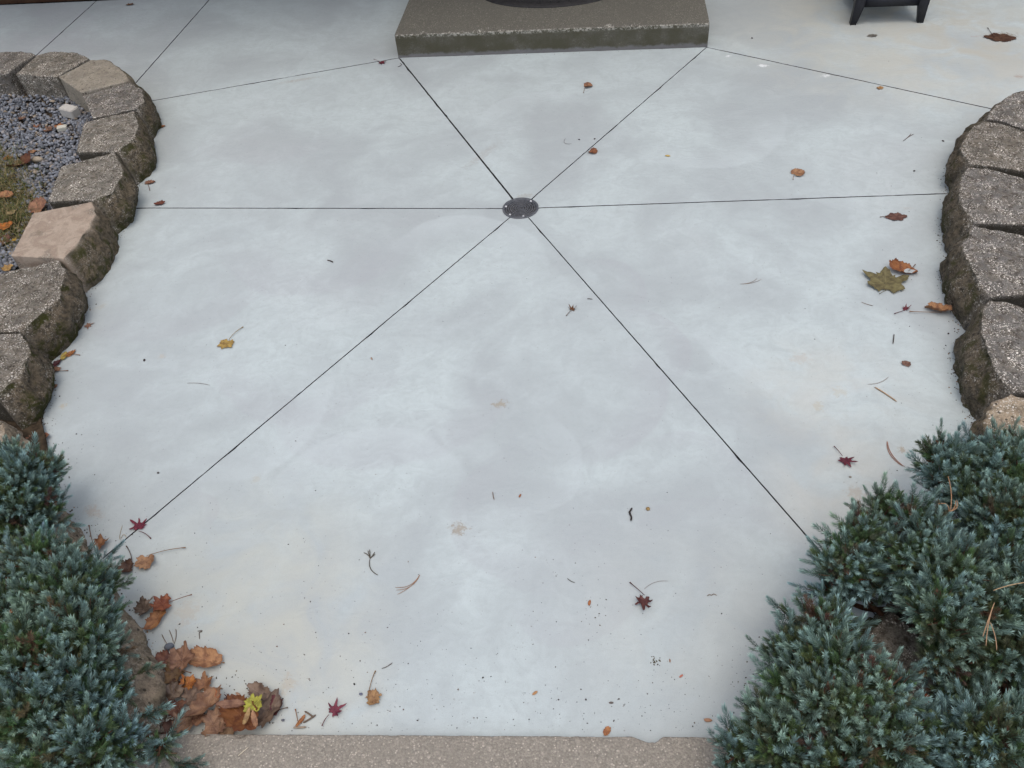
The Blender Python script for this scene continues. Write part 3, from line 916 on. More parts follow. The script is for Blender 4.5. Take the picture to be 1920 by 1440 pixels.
# ------------------------------------------------------------------ planting beds
def bed(name, pts, z, amp, mat):
    P = np.array([at(*p)[:2] for p in pts])
    c = P.mean(0)
    R = resample(np.concatenate([P, P[:1]]), 61)[:-1]
    V, F = [], []
    rs = np.linspace(0.02, 1, 16)
    for t in rs:
        for p in c + (R - c) * t:
            q = Vector((p[0], p[1], 0))
            V.append((p[0], p[1], z + amp * noise.fractal(q * 9, 1, 2, 4)))
    for k in range(15):
        for i in range(60):
            F.append((k * 60 + i, k * 60 + (i + 1) % 60, (k + 1) * 60 + (i + 1) % 60, (k + 1) * 60 + i))
    return tag(mesh_obj(name, V, F, mat, None, True), kind='structure')


ZG = .028
bed('planting_bed', [(-330, 190), (-40, 140), (60, 140), (120, 160), (185, 195), (180, 270), (150, 340), (60, 450), (-30, 560), (-100, 700), (-60, 830), (40, 960), (110, 1080), (190, 1240), (220, 1420), (100, 1600), (-500, 1400)], ZG - .012, .010, M_SOIL)
bed('planting_bed', [(2100, 200), (1960, 260), (1920, 420), (1930, 640), (1960, 800), (1930, 930), (1850, 1030), (1740, 1140), (1640, 1260), (1540, 1400), (1500, 1500), (2000, 1700), (2500, 1100)], ZG - .012, .010, M_SOIL)


def in_poly(p, poly):
    x, y = p; r = False
    for i in range(len(poly)):
        x1, y1 = poly[i]; x2, y2 = poly[i - 1]
        if (y1 > y) != (y2 > y) and x < (x2 - x1) * (y - y1) / (y2 - y1) + x1: r = not r
    return r


ICO = None


def unit_stone():
    bm = bmesh.new(); bmesh.ops.create_icosphere(bm, subdivisions=1, radius=1)
    V = np.array([v.co[:] for v in bm.verts]); T = np.array([[v.index for v in f.verts] for f in bm.faces]); bm.free()
    return V, T


SV, ST = unit_stone()


def scatter_stones(name, items, mat, flat=.55, rough_=.35, smooth=False):
    """items: (x, y, z, size, colour). One mesh of small angular stones."""
    VV, TT, CC, n = [], [], [], 0
    for (x, y, z, s_, c_) in items:
        V = SV * (1 + rng.uniform(-rough_, rough_, (len(SV), 1)))
        V = V * np.array([rng.uniform(.7, 1.25), rng.uniform(.6, 1.0), flat * rng.uniform(.7, 1.2)])
        e = Matrix.Rotation(rng.uniform(0, 6.28), 3, 'Z') @ Matrix.Rotation(rng.normal(0, .4), 3, 'X') @ Matrix.Rotation(rng.normal(0, .4), 3, 'Y')
        V = V @ np.array(e).T * s_ + np.array([x, y, z])
        VV.append(V); TT.append(ST + n); n += len(V)
        CC.append(np.tile(c_, (len(V), 1)))
    return quad_mesh(name, np.concatenate(VV), np.concatenate(TT), mat, smooth, colors={'tint': np.concatenate(CC)})


gp = [(-120, 190), (-20, 178), (60, 180), (132, 182), (172, 205), (178, 240), (160, 300), (128, 350), (100, 400), (60, 470), (10, 520), (-120, 520)]
items = []
tries = 0
while len(items) < 6500 and tries < 90000:
    tries += 1
    px, py = rng.uniform(-110, 180), rng.uniform(176, 520)
    if not in_poly((px, py), gp): continue
    d_grass = math.hypot((px - 12) / 55, (py - 395) / 65)
    if d_grass < 1 and rng.random() < .85: continue
    p = at(px, py, ZG)
    t = rng.random()
    c_ = np.array([0.15, 0.165, 0.19]) * rng.uniform(.55, 1.5) if t < .75 else (np.array([.17, .165, .165]) * rng.uniform(.7, 1.6) if t < .95 else np.array([.22, .185, .14]) * rng.uniform(.7, 1.4))
    items.append((p[0], p[1], ZG + rng.uniform(-.008, .006), rng.uniform(.0065, .0125), c_))
gr_o = link('gravel', scatter_stones('gravel', items, M_GRAVEL))
tag(gr_o, 'blue-grey slate gravel filling the bed behind the left wall', 'gravel', kind='stuff')

# dry grass in the bed
gm = MB()
for _ in range(4200):
    if rng.random() < .6: px, py = rng.normal(14, 34), rng.normal(395, 40)
    else: px, py = rng.normal(-10, 30), rng.normal(318, 20)
    if not in_poly((px, py), gp): continue
    p = at(px, py, ZG); L = rng.uniform(.02, .065); a = rng.uniform(0, 6.28); tilt = rng.uniform(.3, 1.45)
    e = np.array([math.cos(a), math.sin(a), 0]); up = np.array([0, 0, 1.0])
    n_ = np.array([-e[1], e[0], 0]) * rng.uniform(.0008, .0018)
    pts = [p + (e * math.sin(tilt * t) + up * math.cos(tilt * t) * .7) * L * t for t in (0, .35, .7, 1.)]
    V, Q = [], []
    for k, q in enumerate(pts):
        wq = n_ * (1 - k / 3.4); V += [q - wq, q + wq]
    Q = [(2 * k, 2 * k + 1, 2 * k + 3, 2 * k + 2) for k in range(3)]
    c_ = np.array([.20, .16, .075]) if rng.random() < .55 else np.array([.065, .085, .022])
    gm.add(V, Q, c_ * rng.uniform(.6, 1.3))
tag(gm.build('grass', M_TINT), 'thin patch of dry and green grass in the gravel bed', 'grass', kind='stuff')


def single_stone(name, px, py, z, L, Wd, Ht, ang, col, label, cat='stone', sub=2, boxy=False, group=None, mat=None):
    bm = bmesh.new()
    if boxy:
        bmesh.ops.create_cube(bm, size=2)
        bmesh.ops.bevel(bm, geom=bm.edges[:], offset=.12, segments=2, affect='EDGES')
    else:
        bmesh.ops.create_icosphere(bm, subdivisions=sub, radius=1)
    for v in bm.verts:
        n_ = noise.fractal(v.co * 1.3 + Vector((px, py, 0)), 1, 2, 3)
        v.co *= 1 + n_ * (.05 if boxy else .14)
        v.co = Vector((v.co.x * L / 2, v.co.y * Wd / 2, v.co.z * Ht / 2))
    me = bpy.data.meshes.new(name); bm.to_mesh(me); bm.free()
    fin_mesh(me, mat or M_TINT, not boxy, None, {'tint': np.tile(col, (len(me.vertices), 1))})
    o = link(name, me)
    p = at(px, py, z)
    o.location = (p[0], p[1], z + Ht * .42)
    o.rotation_euler = (0.05, 0.06, math.radians(ang))
    return tag(o, label, cat, group)


single_stone('stone_chunk', 135, 216, ZG + .004, .085, .05, .045, -20, (.42, .41, .38), 'pale squared stone chunk lying on the gravel against the wall', boxy=True)
single_stone('stone_chunk', 118, 243, ZG + .004, .042, .030, .018, 25, (.46, .46, .40), 'small flat pale stone on the gravel below the squared chunk', boxy=True)
single_stone('pebble', 72, 303, ZG + .004, .056, .030, .026, 5, (.30, .26, .20), 'oval beige pebble on the gravel beside a dark brown leaf', 'pebble')
single_stone('pebble', 319, 1215, 0, .024, .018, .018, 30, (.10, .115, .14), 'blue-grey gravel stone above the heap of brown leaves', 'pebble')
single_stone('pebble', 531, 1351, 0, .009, .006, .005, 0, (.10, .105, .13), 'tiny slate chip right of the leaf heap near the curb', 'pebble', 1)
single_stone('pebble', 677, 1302, 0, .010, .007, .005, 0, (.12, .13, .18), 'tiny bluish chip left of the curled tan leaf', 'pebble', 1)
single_stone('pebble', 297, 887, 0, .009, .007, .005, 0, (.10, .10, .10), 'lone dark grit pebble on bare concrete left of the lower left joint', 'pebble', 1)
single_stone('pebble', 1594, 895, 0, .009, .006, .005, 0, (.22, .20, .17), 'tiny grey pebble below the crimson leaf beside the right shrub', 'pebble', 1)
single_stone('pebble', 1215, 955, 0, .013, .012, .006, 0, (.25, .17, .07), 'small ochre nutlet beside a black curled twig', 'nutlet', 1)

# ------------------------------------------------------------------ side table and mat at the top
t0 = at(1600, 45)[:2]; t1 = at(1723, 41)[:2]
TW = .40
tb = empty('side_table', ((t0[0] + t1[0]) / 2, (t0[1] + t1[1]) / 2, 0))
tb.rotation_euler.z = math.atan2(*(t1 - t0)[::-1])
tag(tb, 'black wooden slatted side table standing on the rear right of the patio', 'side table')
hw = np.linalg.norm(t1 - t0) / 2
for x in (-hw, hw):
    for y in (0, TW):
        m_ = MB()
        V = []
        sx = -1 if x < 0 else 1
        for z, wq, o in ((0, .014, 0), (.085, .021, -.010), (.10, .022, -.010), (.46, .020, -.010)):
            cx, cy = x + sx * (o + .004), y
            V += [(cx - wq, cy - wq, z), (cx + wq, cy - wq, z), (cx + wq, cy + wq, z), (cx - wq, cy + wq, z)]
        Q = [(k * 4 + i, k * 4 + (i + 1) % 4, (k + 1) * 4 + (i + 1) % 4, (k + 1) * 4 + i) for k in range(3) for i in range(4)] + [(3, 2, 1, 0), (12, 13, 14, 15)]
        m_.add(V, Q); m_.build('leg', M_BLACK, tb)
for y in (0, TW):
    m_ = MB(); m_.box((-hw + .03, y - .012, .085), (hw - .03, y + .012, .135)); m_.build('rail', M_BLACK, tb)
    m_ = MB(); m_.box((-hw + .03, y - .012, .40), (hw - .03, y + .012, .455)); m_.build('rail', M_BLACK, tb)
for x in (-hw + .006, hw - .006):
    m_ = MB(); m_.box((x - .012, .022, .087), (x + .012, TW - .022, .137)); m_.build('rail', M_BLACK, tb)
    m_ = MB(); m_.box((x - .012, .022, .402), (x + .012, TW - .022, .457)); m_.build('rail', M_BLACK, tb)
for z in (.139, .462):
    for k in range(5):
        y = .045 + k * .077
        m_ = MB(); m_.box((-hw - .01, y - .028, z), (hw + .01, y + .028, z + .016)); m_.build('slat', M_BLACK, tb)

cm = at(1030, 15, H_STEP)
MA, MBX = .40, .27
dm = empty('door_mat', (cm[0], cm[1] + MBX, H_STEP))
tag(dm, 'oval black rubber door mat with a raised rim lying on the step', 'door mat')
def ell_ring(r0, r1, z0, z1, n=96):
    an = np.linspace(0, 2 * np.pi, n + 1)
    c, s = np.cos(an), np.sin(an)
    V = np.concatenate([np.stack([c * (MA - r), s * (MBX - r), np.full(n + 1, z)], 1) for r, z in ((r0, z0), (r0 + .003, z1), (r1 - .003, z1), (r1, z0))])
    m = n + 1
    return V, [(k * m + i, k * m + i + 1, (k + 1) * m + i + 1, (k + 1) * m + i) for k in range(3) for i in range(n)]
m_ = MB(); an = np.linspace(0, 2 * np.pi, 97)
c, s = np.cos(an), np.sin(an)
V = np.concatenate([np.stack([c * (MA - r), s * (MBX - r), np.full(97, z)], 1) for r, z in ((0, .001), (.001, .006), (.10, .006), (.262, .006))])
m_.add(V, [(k * 97 + i, k * 97 + i + 1, (k + 1) * 97 + i + 1, (k + 1) * 97 + i) for k in range(3) for i in range(96)])
m_.build('mat_base', M_RUBBER, dm)
m_ = MB(); m_.add(*ell_ring(.004, .018, .005, .011)); m_.add(*ell_ring(.030, .036, .005, .009)); m_.add(*ell_ring(.075, .082, .005, .009)); m_.build('rim', M_RUBBER, dm)
m_ = MB()
for k in range(44):       # scrolls between the two raised lines
    a = k / 44 * 2 * math.pi
    cx, cy = (MA - .056) * math.cos(a), (MBX - .056) * math.sin(a)
    th = np.linspace(0, 4.6, 9) * (1 if k % 2 else -1) + a
    rad = np.linspace(.014, .004, 9)
    V, Q = tube_pts(np.stack([cx + rad * np.cos(th), cy + rad * np.sin(th), np.full(9, .007)], 1), .0026, 5)
    m_.add(V, Q)
m_.build('scroll', M_RUBBER, dm)

# ------------------------------------------------------------------ junipers
def plume(L, nwh, needle, spread, base=(0, 0, 0), d=(0, 0, 1), curve=None, tone=0):
    """A shoot tip: whorls of needles round a short axis. Returns verts, quads, colours."""
    d = np.asarray(d, float); d /= np.linalg.norm(d)
    ref = np.array([.3, .9, .2]) if abs(d[2]) > .9 else np.array([0, 0, 1.])
    a = np.cross(d, ref); a /= np.linalg.norm(a); b = np.cross(d, a)
    bend = (curve if curve is not None else np.zeros(3))
    V, Q, C = [], [], []
    n = 0
    for k in range(nwh):
        t = (k + .5) / nwh
        ax = np.asarray(base) + d * L * t + bend * t * t * L
        dirax = d + 2 * bend * t; dirax /= np.linalg.norm(dirax)
        for j in range(3):
            ph = k * 1.05 + j * 2.094 + rng.normal(0, .18)
            r = a * math.cos(ph) + b * math.sin(ph)
            ang = spread * (1.3 - .85 * t) + rng.normal(0, .12)
            nd = dirax * math.cos(ang) + r * math.sin(ang)
            ln = needle * (.8 + .35 * math.sin(t * 2.6)) * rng.uniform(.85, 1.12)
            side = np.cross(nd, r); side /= np.linalg.norm(side) + 1e-9
            wv = side * .00085
            lift = np.cross(side, nd) * .0004
            p0 = ax; pm = ax + nd * ln * .45 ; p1 = ax + nd * ln + dirax * ln * .12
            V += [p0, pm - wv + lift, p1, pm + wv + lift]
            Q.append((n, n + 1, n + 2, n + 3)); n += 4
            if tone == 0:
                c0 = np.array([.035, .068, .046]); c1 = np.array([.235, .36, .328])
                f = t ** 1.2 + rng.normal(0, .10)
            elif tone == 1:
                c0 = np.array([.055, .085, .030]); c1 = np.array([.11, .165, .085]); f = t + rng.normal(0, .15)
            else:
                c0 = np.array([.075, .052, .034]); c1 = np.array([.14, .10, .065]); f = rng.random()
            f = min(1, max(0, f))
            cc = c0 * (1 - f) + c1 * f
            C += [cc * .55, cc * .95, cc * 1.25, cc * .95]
    return V, Q, C


def spray_mesh(kind, long_=1.0):
    """A twig end: a terminal plume and several side plumes."""
    mb = MB(); VV, QQ, CC = [], [], []; n = 0
    L0 = rng.uniform(.020, .026) * long_
    def put(b, d, L, tone, cv=None):
        nonlocal n
        V, Q, C = plume(L, int(L / .0016), rng.uniform(.0082, .0100), rng.uniform(.80, .95), b, d, cv, tone)
        VV.extend(V); CC.extend(C); QQ.extend([tuple(x + n for x in q) for q in Q]); n += len(V)
    put((0, 0, 0), (0, 0, 1), L0, kind)
    nside = rng.integers(4, 6)
    for k in range(nside):
        ph = k * 2.4 + rng.normal(0, .3)
        r = np.array([math.cos(ph), math.sin(ph), 0])
        b = np.array([0, 0, -.008 - .030 * k / nside])
        dv = r * rng.uniform(.8, 1.2) + np.array([0, 0, .7])
        put(b, dv, rng.uniform(.017, .024), kind, np.array([0, 0, .35]))
    # older greener needles lower on the stem
    put((0, 0, -.045), (rng.normal(0, .2), rng.normal(0, .2), 1), .045, 1 if kind < 2 else 2)
    V = np.array(VV); Q = np.array(QQ)
    tv, tq = tube_pts(np.array([[0, 0, -.055], [.001, 0, -.02], [0, 0, .004]]), [.0016, .0012, .0007], 4)
    Q = np.concatenate([Q, tq + len(V)]); V = np.concatenate([V, tv]); C = np.array(CC + [[.07, .05, .035]] * len(tv))
    return quad_mesh('sprig', V, Q, M_NEEDLE, False, colors={'tint': C})


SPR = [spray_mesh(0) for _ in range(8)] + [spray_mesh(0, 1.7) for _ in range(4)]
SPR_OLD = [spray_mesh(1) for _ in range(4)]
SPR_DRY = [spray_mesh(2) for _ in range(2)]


def mesh_arrays(me):
    V = np.empty(len(me.vertices) * 3, np.float32); me.vertices.foreach_get('co', V)
    Q = np.empty(len(me.loops), np.int32); me.loops.foreach_get('vertex_index', Q)
    C = np.empty(len(me.vertices) * 4, np.float32); me.attributes['tint'].data.foreach_get('color', C)
    return V.reshape(-1, 3), Q.reshape(-1, 4), C.reshape(-1, 4)


def rot_to(d, roll):
    d = np.asarray(d, float); d /= np.linalg.norm(d)
    q = Vector((0, 0, 1)).rotation_difference(Vector(d))
    return np.array((q.to_matrix() @ Matrix.Rotation(roll, 3, 'Z')))


ARR = {id(m): mesh_arrays(m) for m in SPR + SPR_OLD + SPR_DRY}
GROUPJ = 'blue-green junipers spilling over the low walls'


def juniper(label, lobes, root, spacing=.036, holes=(), extra=()):
    """lobes: (px, py, z, radius in px). Sprigs sit on the outside of the lobes, older growth inside."""
    base = at(root[0], root[1], ZG)
    jo = empty('juniper_shrub', base)
    tag(jo, label, 'shrub', GROUPJ)
    cen = [at(px, py, z) for px, py, z, r in lobes]
    rad = [r * mpp(px, py, z) for px, py, z, r in lobes]
    sp = []
    eye = np.array([0, 0, CAM_H])
    for i, (c_, r) in enumerate(zip(cen, rad)):
        want = int(4 * math.pi * r * r * .62 / spacing ** 2)
        got = []
        for _ in range(want * 14):
            if len(got) >= want: break
            v = rng.normal(size=3); v /= np.linalg.norm(v)
            if v[2] < -.35: continue
            rr = r * (1 + .16 * noise.noise(Vector(c_ + v * r) * 14) + rng.normal(0, .05))
            p = c_ + v * rr * np.array([1, 1, .85])
            if p[2] < .02: continue
            if any(np.linalg.norm(p - c2) < r2 * .80 for k, (c2, r2) in enumerate(zip(cen, rad)) if k != i): continue
            if noise.noise(Vector(p * 22) + Vector((3.3, 1.1, len(lobes)))) < -.26: continue
            if got and min(np.linalg.norm(np.array([g[0] for g in got]) - p, axis=1)) < spacing * .72: continue
            q = p - eye
            sx = 960 + FPX * (q @ CR) / (q @ CF); sy = 720 - FPX * (q @ CU) / (q @ CF)
            if any(math.hypot(sx - hx, sy - hy) < hr for hx, hy, hr in holes): continue
            dv = v * .9 + np.array([0, 0, .55]) + rng.normal(0, .22, 3)
            u_ = rng.random()
            got.append((p, dv, 2 if u_ < .025 else 1 if u_ < .08 else 0, sx, sy))
        sp += got
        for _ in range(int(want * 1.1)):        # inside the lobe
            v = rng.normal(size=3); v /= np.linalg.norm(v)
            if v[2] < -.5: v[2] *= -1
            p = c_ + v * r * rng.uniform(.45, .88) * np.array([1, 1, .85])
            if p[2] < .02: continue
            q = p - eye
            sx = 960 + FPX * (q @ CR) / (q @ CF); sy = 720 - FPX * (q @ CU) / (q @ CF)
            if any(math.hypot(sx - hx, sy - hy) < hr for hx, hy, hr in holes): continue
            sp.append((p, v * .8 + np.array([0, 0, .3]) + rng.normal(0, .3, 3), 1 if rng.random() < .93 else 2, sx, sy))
    for (px, py, z, dx, dy, dz, *kd) in extra:       # single tips that stick out, dead ones inside
        sp.append((at(px, py, z), np.array([dx, dy, dz]), kd[0] if kd else 0, px, py))
    seen = [s_ for s_ in sp if s_[2] == 0 and -30 < s_[3] < 1950 and s_[4] < 1475]
    near = sorted(seen, key=lambda s_: np.linalg.norm(s_[0] - eye))[:290]
    ids = {id(s_) for s_ in near}
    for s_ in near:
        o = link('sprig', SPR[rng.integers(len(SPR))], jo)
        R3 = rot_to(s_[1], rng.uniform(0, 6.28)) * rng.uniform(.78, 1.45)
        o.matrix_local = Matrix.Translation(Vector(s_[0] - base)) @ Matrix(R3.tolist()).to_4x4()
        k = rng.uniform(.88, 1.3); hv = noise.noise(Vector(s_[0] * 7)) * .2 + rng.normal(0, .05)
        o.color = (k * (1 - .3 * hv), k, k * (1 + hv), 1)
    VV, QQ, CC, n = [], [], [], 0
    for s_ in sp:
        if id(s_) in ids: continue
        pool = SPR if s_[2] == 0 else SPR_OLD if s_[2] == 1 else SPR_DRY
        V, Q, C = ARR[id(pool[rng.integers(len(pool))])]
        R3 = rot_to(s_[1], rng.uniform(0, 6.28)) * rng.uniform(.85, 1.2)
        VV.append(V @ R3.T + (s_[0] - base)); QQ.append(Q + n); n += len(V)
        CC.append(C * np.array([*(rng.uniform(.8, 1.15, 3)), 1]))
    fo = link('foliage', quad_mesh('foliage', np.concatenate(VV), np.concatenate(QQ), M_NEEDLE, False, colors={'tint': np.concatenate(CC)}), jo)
    fo['kind'] = 'stuff'
    # woody stems
    tb_ = MB()
    for c_, r in zip(cen, rad):
        s0 = np.array([base[0] + rng.normal(0, .03), base[1] + rng.normal(0, .03), .0])
        mid = (s0 + c_) / 2 + np.array([0, 0, -.03]) + rng.normal(0, .02, 3)
        t = np.linspace(0, 1, 8)[:, None]
        path = (1 - t) ** 2 * s0 + 2 * t * (1 - t) * mid + t * t * c_
        V, Q = tube_pts(path - base, np.linspace(.009, .004, 8), 6); tb_.add(V, Q, (.12, .07, .045))
        for _ in range(7):
            v = rng.normal(size=3); v /= np.linalg.norm(v); v[2] = abs(v[2])
            V, Q = tube_pts(np.stack([c_ - base - v * .01, c_ - base + v * r * .5 + rng.normal(0, .006, 3), c_ - base + v * r * .92]), [.0035, .0025, .0012], 5)
            tb_.add(V, Q, (.13, .075, .05))
    st = tb_.build('stems', M_BARK, jo); st['kind'] = 'stuff'
    return jo


juniper('blue-green juniper at the right edge, rearmost, tips against the sandy block',
        [(1768, 872, .20, 42), (1800, 905, .20, 58), (1850, 885, .20, 62), (1900, 905, .22, 75), (1950, 880, .2, 70), (1765, 850, .22, 28), (1880, 850, .2, 40), (1840, 960, .20, 62), (1890, 985, .22, 70)],
        (1900, 960), extra=[(1764, 812, .24, -.1, .5, .9), (1795, 818, .22, .1, .5, .9), (1722, 868, .20, -.7, .2, .5), (1735, 912, .18, -.8, .1, .5)])
juniper('blue-green juniper on the right whose left branches cover the end of the patio joint',
        [(1660, 975, .18, 50), (1720, 990, .2, 58), (1620, 1015, .2, 50), (1580, 1060, .18, 52), (1645, 1075, .18, 55), (1730, 1060, .22, 75), (1790, 1090, .24, 75), (1770, 1160, .24, 70), (1570, 1110, .12, 34), (1700, 1110, .18, 35), (1760, 1230, .2, 45)],
        (1740, 1120), holes=[(1650, 1155, 42), (1690, 1190, 40)], extra=[(1605, 965, .2, -.3, .5, .8), (1548, 1000, .2, -.8, .3, .5), (1530, 1040, .18, -.9, .1, .5), (1515, 1105, .12, -1, .2, .25), (1700, 1165, .10, -.3, .3, .6, 2), (1722, 1190, .10, .1, .2, .8, 2), (1690, 1215, .08, -.5, 0, .6, 2), (1725, 1150, .14, 0, .6, .6, 2), (1640, 1120, .12, -.8, .1, .4, 1), (1600, 1118, .11, -.9, .1, .3, 1), (1735, 1215, .1, .2, -.3, .8, 2)])
juniper('largest blue-green juniper filling the near right corner over the curb',
        [(1545, 1180, .16, 55), (1490, 1225, .15, 50), (1570, 1255, .2, 72), (1500, 1300, .18, 62), (1445, 1365, .16, 58), (1400, 1410, .14, 52), (1560, 1340, .22, 80), (1480, 1410, .18, 72), (1640, 1310, .22, 72), (1650, 1400, .22, 85), (1570, 1440, .2, 80), (1730, 1400, .2, 70), (1400, 1460, .12, 50)],
        (1640, 1360), holes=[(1672, 1165, 36)], extra=[(1422, 1215, .16, -.8, .6, .5), (1452, 1205, .17, -.4, .7, .6), (1420, 1310, .15, -.8, .5, .5), (1462, 1140, .13, -.8, .5, .5)])
juniper('blue-green juniper along the near right edge with pine needles caught in its side',
        [(1870, 1060, .22, 60), (1910, 1130, .24, 78), (1850, 1150, .24, 55), (1900, 1220, .22, 70), (1840, 1240, .2, 60), (1860, 1390, .24, 78), (1800, 1420, .22, 60), (1920, 1360, .2, 60), (1790, 1300, .16, 45)],
        (1880, 1240), holes=[(1885, 1295, 26), (1830, 1060, 20)])
juniper('blue-green juniper by the left wall, the rear one with sparse brown twigs',
        [(8, 868, .18, 40), (48, 885, .2, 44), (90, 890, .16, 28), (20, 930, .2, 62), (70, 950, .16, 42), (75, 985, .12, 26), (-40, 900, .2, 60), (20, 990, .17, 45)],
        (0, 940), holes=[(150, 1008, 24)], extra=[(95, 868, .2, .6, .3, .7), (105, 905, .16, .9, .1, .5), (135, 985, .11, 1, -.1, .2)])
juniper('blue-green juniper filling the near left corner beside the fallen leaves',
        [(140, 1080, .17, 42), (188, 1095, .15, 34), (70, 1070, .2, 72), (110, 1130, .22, 75), (20, 1150, .22, 80), (172, 1160, .17, 48), (140, 1210, .22, 80), (50, 1250, .24, 90), (192, 1225, .16, 42), (150, 1300, .2, 70), (208, 1300, .14, 38), (60, 1350, .22, 90), (160, 1400, .2, 75), (222, 1400, .15, 46), (-30, 1300, .2, 80), (300, 1400, .09, 24), (80, 1450, .2, 80)],
        (80, 1240), holes=[(150, 1008, 24)], extra=[(212, 1038, .15, .7, .5, .6), (240, 1090, .13, .9, .2, .4), (370, 1432, .06, 1, -.1, .35), (345, 1436, .06, 1, -.3, .35), (300, 1330, .12, .9, .1, .4), (285, 1255, .13, .9, .1, .4)])

# ------------------------------------------------------------------ fallen leaves
OL = np.random.default_rng(11)


def outline(kind, n=72):
    """Leaf outline radius per angle (tip at +Y, stem at -Y), star-shaped round the leaf's middle."""
    th = np.linspace(0, 2 * np.pi, n, endpoint=False)
    a = np.angle(np.exp(1j * (th - np.pi / 2)))             # 0 at the tip
    if kind in ('maple', 'plane', 'jmaple'):
        lobes = {'maple': [(0, 1.0, .34), (.95, .95, .32), (-.95, .95, .32), (1.95, .74, .28), (-1.95, .74, .28), (.42, .78, .14), (-.42, .78, .14), (1.4, .72, .14), (-1.4, .72, .14)],
                 'plane': [(0, 1.0, .40), (.98, 1.02, .36), (-.98, 1.02, .36), (1.85, .72, .30), (-1.85, .72, .30), (.5, .72, .10), (-.5, .72, .10)],
                 'jmaple': [(0, 1.05, .27), (.8, 1.0, .26), (-.8, 1.0, .26), (1.55, .75, .24), (-1.55, .75, .24), (2.3, .5, .2), (-2.3, .5, .2)]}[kind]
        body = {'maple': .60, 'plane': .56, 'jmaple': .36}[kind]
        r = np.full(n, body)
        for c_, L, w_ in lobes:
            if kind != 'plane': c_, L = c_ + OL.normal(0, .09), body + (L - body) * OL.uniform(.45, 1.1)
            d = np.abs(np.angle(np.exp(1j * (a - c_))))
            r = np.maximum(r, body + (L - body) * np.clip(1 - d / w_, 0, 1) ** 1.15)
        r *= np.where(np.abs(a) > 2.75, .62, 1)
        vein = np.zeros(n)
        for c_, L, w_ in lobes[:5]:
            vein = np.maximum(vein, np.clip(1 - np.abs(np.angle(np.exp(1j * (a - c_)))) / .09, 0, 1))
    elif kind == 'oval':
        r = 1 / np.sqrt((np.cos(a) / 1.0) ** 2 + (np.sin(a) / .62) ** 2)
        r *= 1 + .05 * np.cos(9 * a)
        vein = np.clip(1 - np.minimum(np.abs(a), np.pi - np.abs(a)) / .09, 0, 1)
    elif kind == 'lobed':
        r = 1 / np.sqrt((np.cos(a) / 1.0) ** 2 + (np.sin(a) / .66) ** 2) * (1 + .13 * np.cos(6 * a))
        vein = np.clip(1 - np.minimum(np.abs(a), np.pi - np.abs(a)) / .09, 0, 1)
    elif kind == 'heart':
        r = .75 + .25 * np.cos(a) ** 3 + .18 * np.abs(np.sin(a)) - .1 * (np.abs(a) > 2.8)
        vein = np.clip(1 - np.minimum(np.abs(a), np.pi - np.abs(a)) / .09, 0, 1)
    else:   # blade
        r = 1 / np.sqrt((np.cos(a) / 1.0) ** 2 + (np.sin(a) / .3) ** 2)
        vein = np.clip(1 - np.minimum(np.abs(a), np.pi - np.abs(a)) / .1, 0, 1)
    return th, r, vein


def leaf_mesh(kind, size, curl, roll_, crumple, seed, fold=0.0):
    th, r, vein = outline(kind)
    n = len(th)
    lr = np.random.default_rng(seed)
    r = r * (1 + .05 * lr.normal(size=n))
    rs = [0.02, .2, .4, .6, .8, .93, 1.0]
    V, E, K = [], [], []
    for t in rs:
        x = np.cos(th) * r * t; y = np.sin(th) * r * t
        V.append(np.stack([x, y, np.zeros(n)], 1)); E.append(np.full(n, t)); K.append(vein * (1 - .5 * t))
    V = np.concatenate(V); E = np.concatenate(E); K = np.concatenate(K)
    x, y = V[:, 0].copy(), V[:, 1].copy()
    # cup, roll about a slanted axis and crumple
    sgn = 1
    z = curl * .55 * (x * x + .6 * y * y)
    if abs(roll_) > 1e-3:
        ax = lr.uniform(-.6, .6)
        u = x * math.cos(ax) + y * math.sin(ax); v_ = -x * math.sin(ax) + y * math.cos(ax)
        R = 1 / abs(roll_)
        u2 = R * np.sin(u / R); z = z + R * (1 - np.cos(u / R)) * (1 if roll_ > 0 else -1)
        x, y = u2 * math.cos(ax) - v_ * math.sin(ax), u2 * math.sin(ax) + v_ * math.cos(ax)
    if fold:
        z = z + fold * np.abs(x)
        x = x * (1 - .35 * min(1, fold))
    for i in range(len(V)):
        q = Vector((V[i][0] * 1.6 + seed * 3.7, V[i][1] * 1.6, seed))
        nz = noise.fractal(q, 1, 2, 3)
        q2 = Vector((V[i][0] * 4 + seed, V[i][1] * 4, 2.2))
        z[i] += crumple * (.28 * nz + .10 * noise.noise(q2)) * (E[i] ** .7)
        x[i] += crumple * .12 * noise.noise(q2 + Vector((5, 0, 0))) * E[i]
        y[i] += crumple * .12 * noise.noise(q2 + Vector((0, 5, 0))) * E[i]
    z -= np.percentile(z, 3)
    V = np.stack([x, y, np.maximum(z, 0) + .01], 1) * size
    Q = [(k * n + i, k * n + (i + 1) % n, (k + 1) * n + (i + 1) % n, (k + 1) * n + i) for k in range(len(rs) - 1) for i in range(n)]
    me = quad_mesh('leaf_blade', V, Q, M_LEAF, True, {'vein': K, 'edge': E})
    return me, V


LCOUNT = [0]


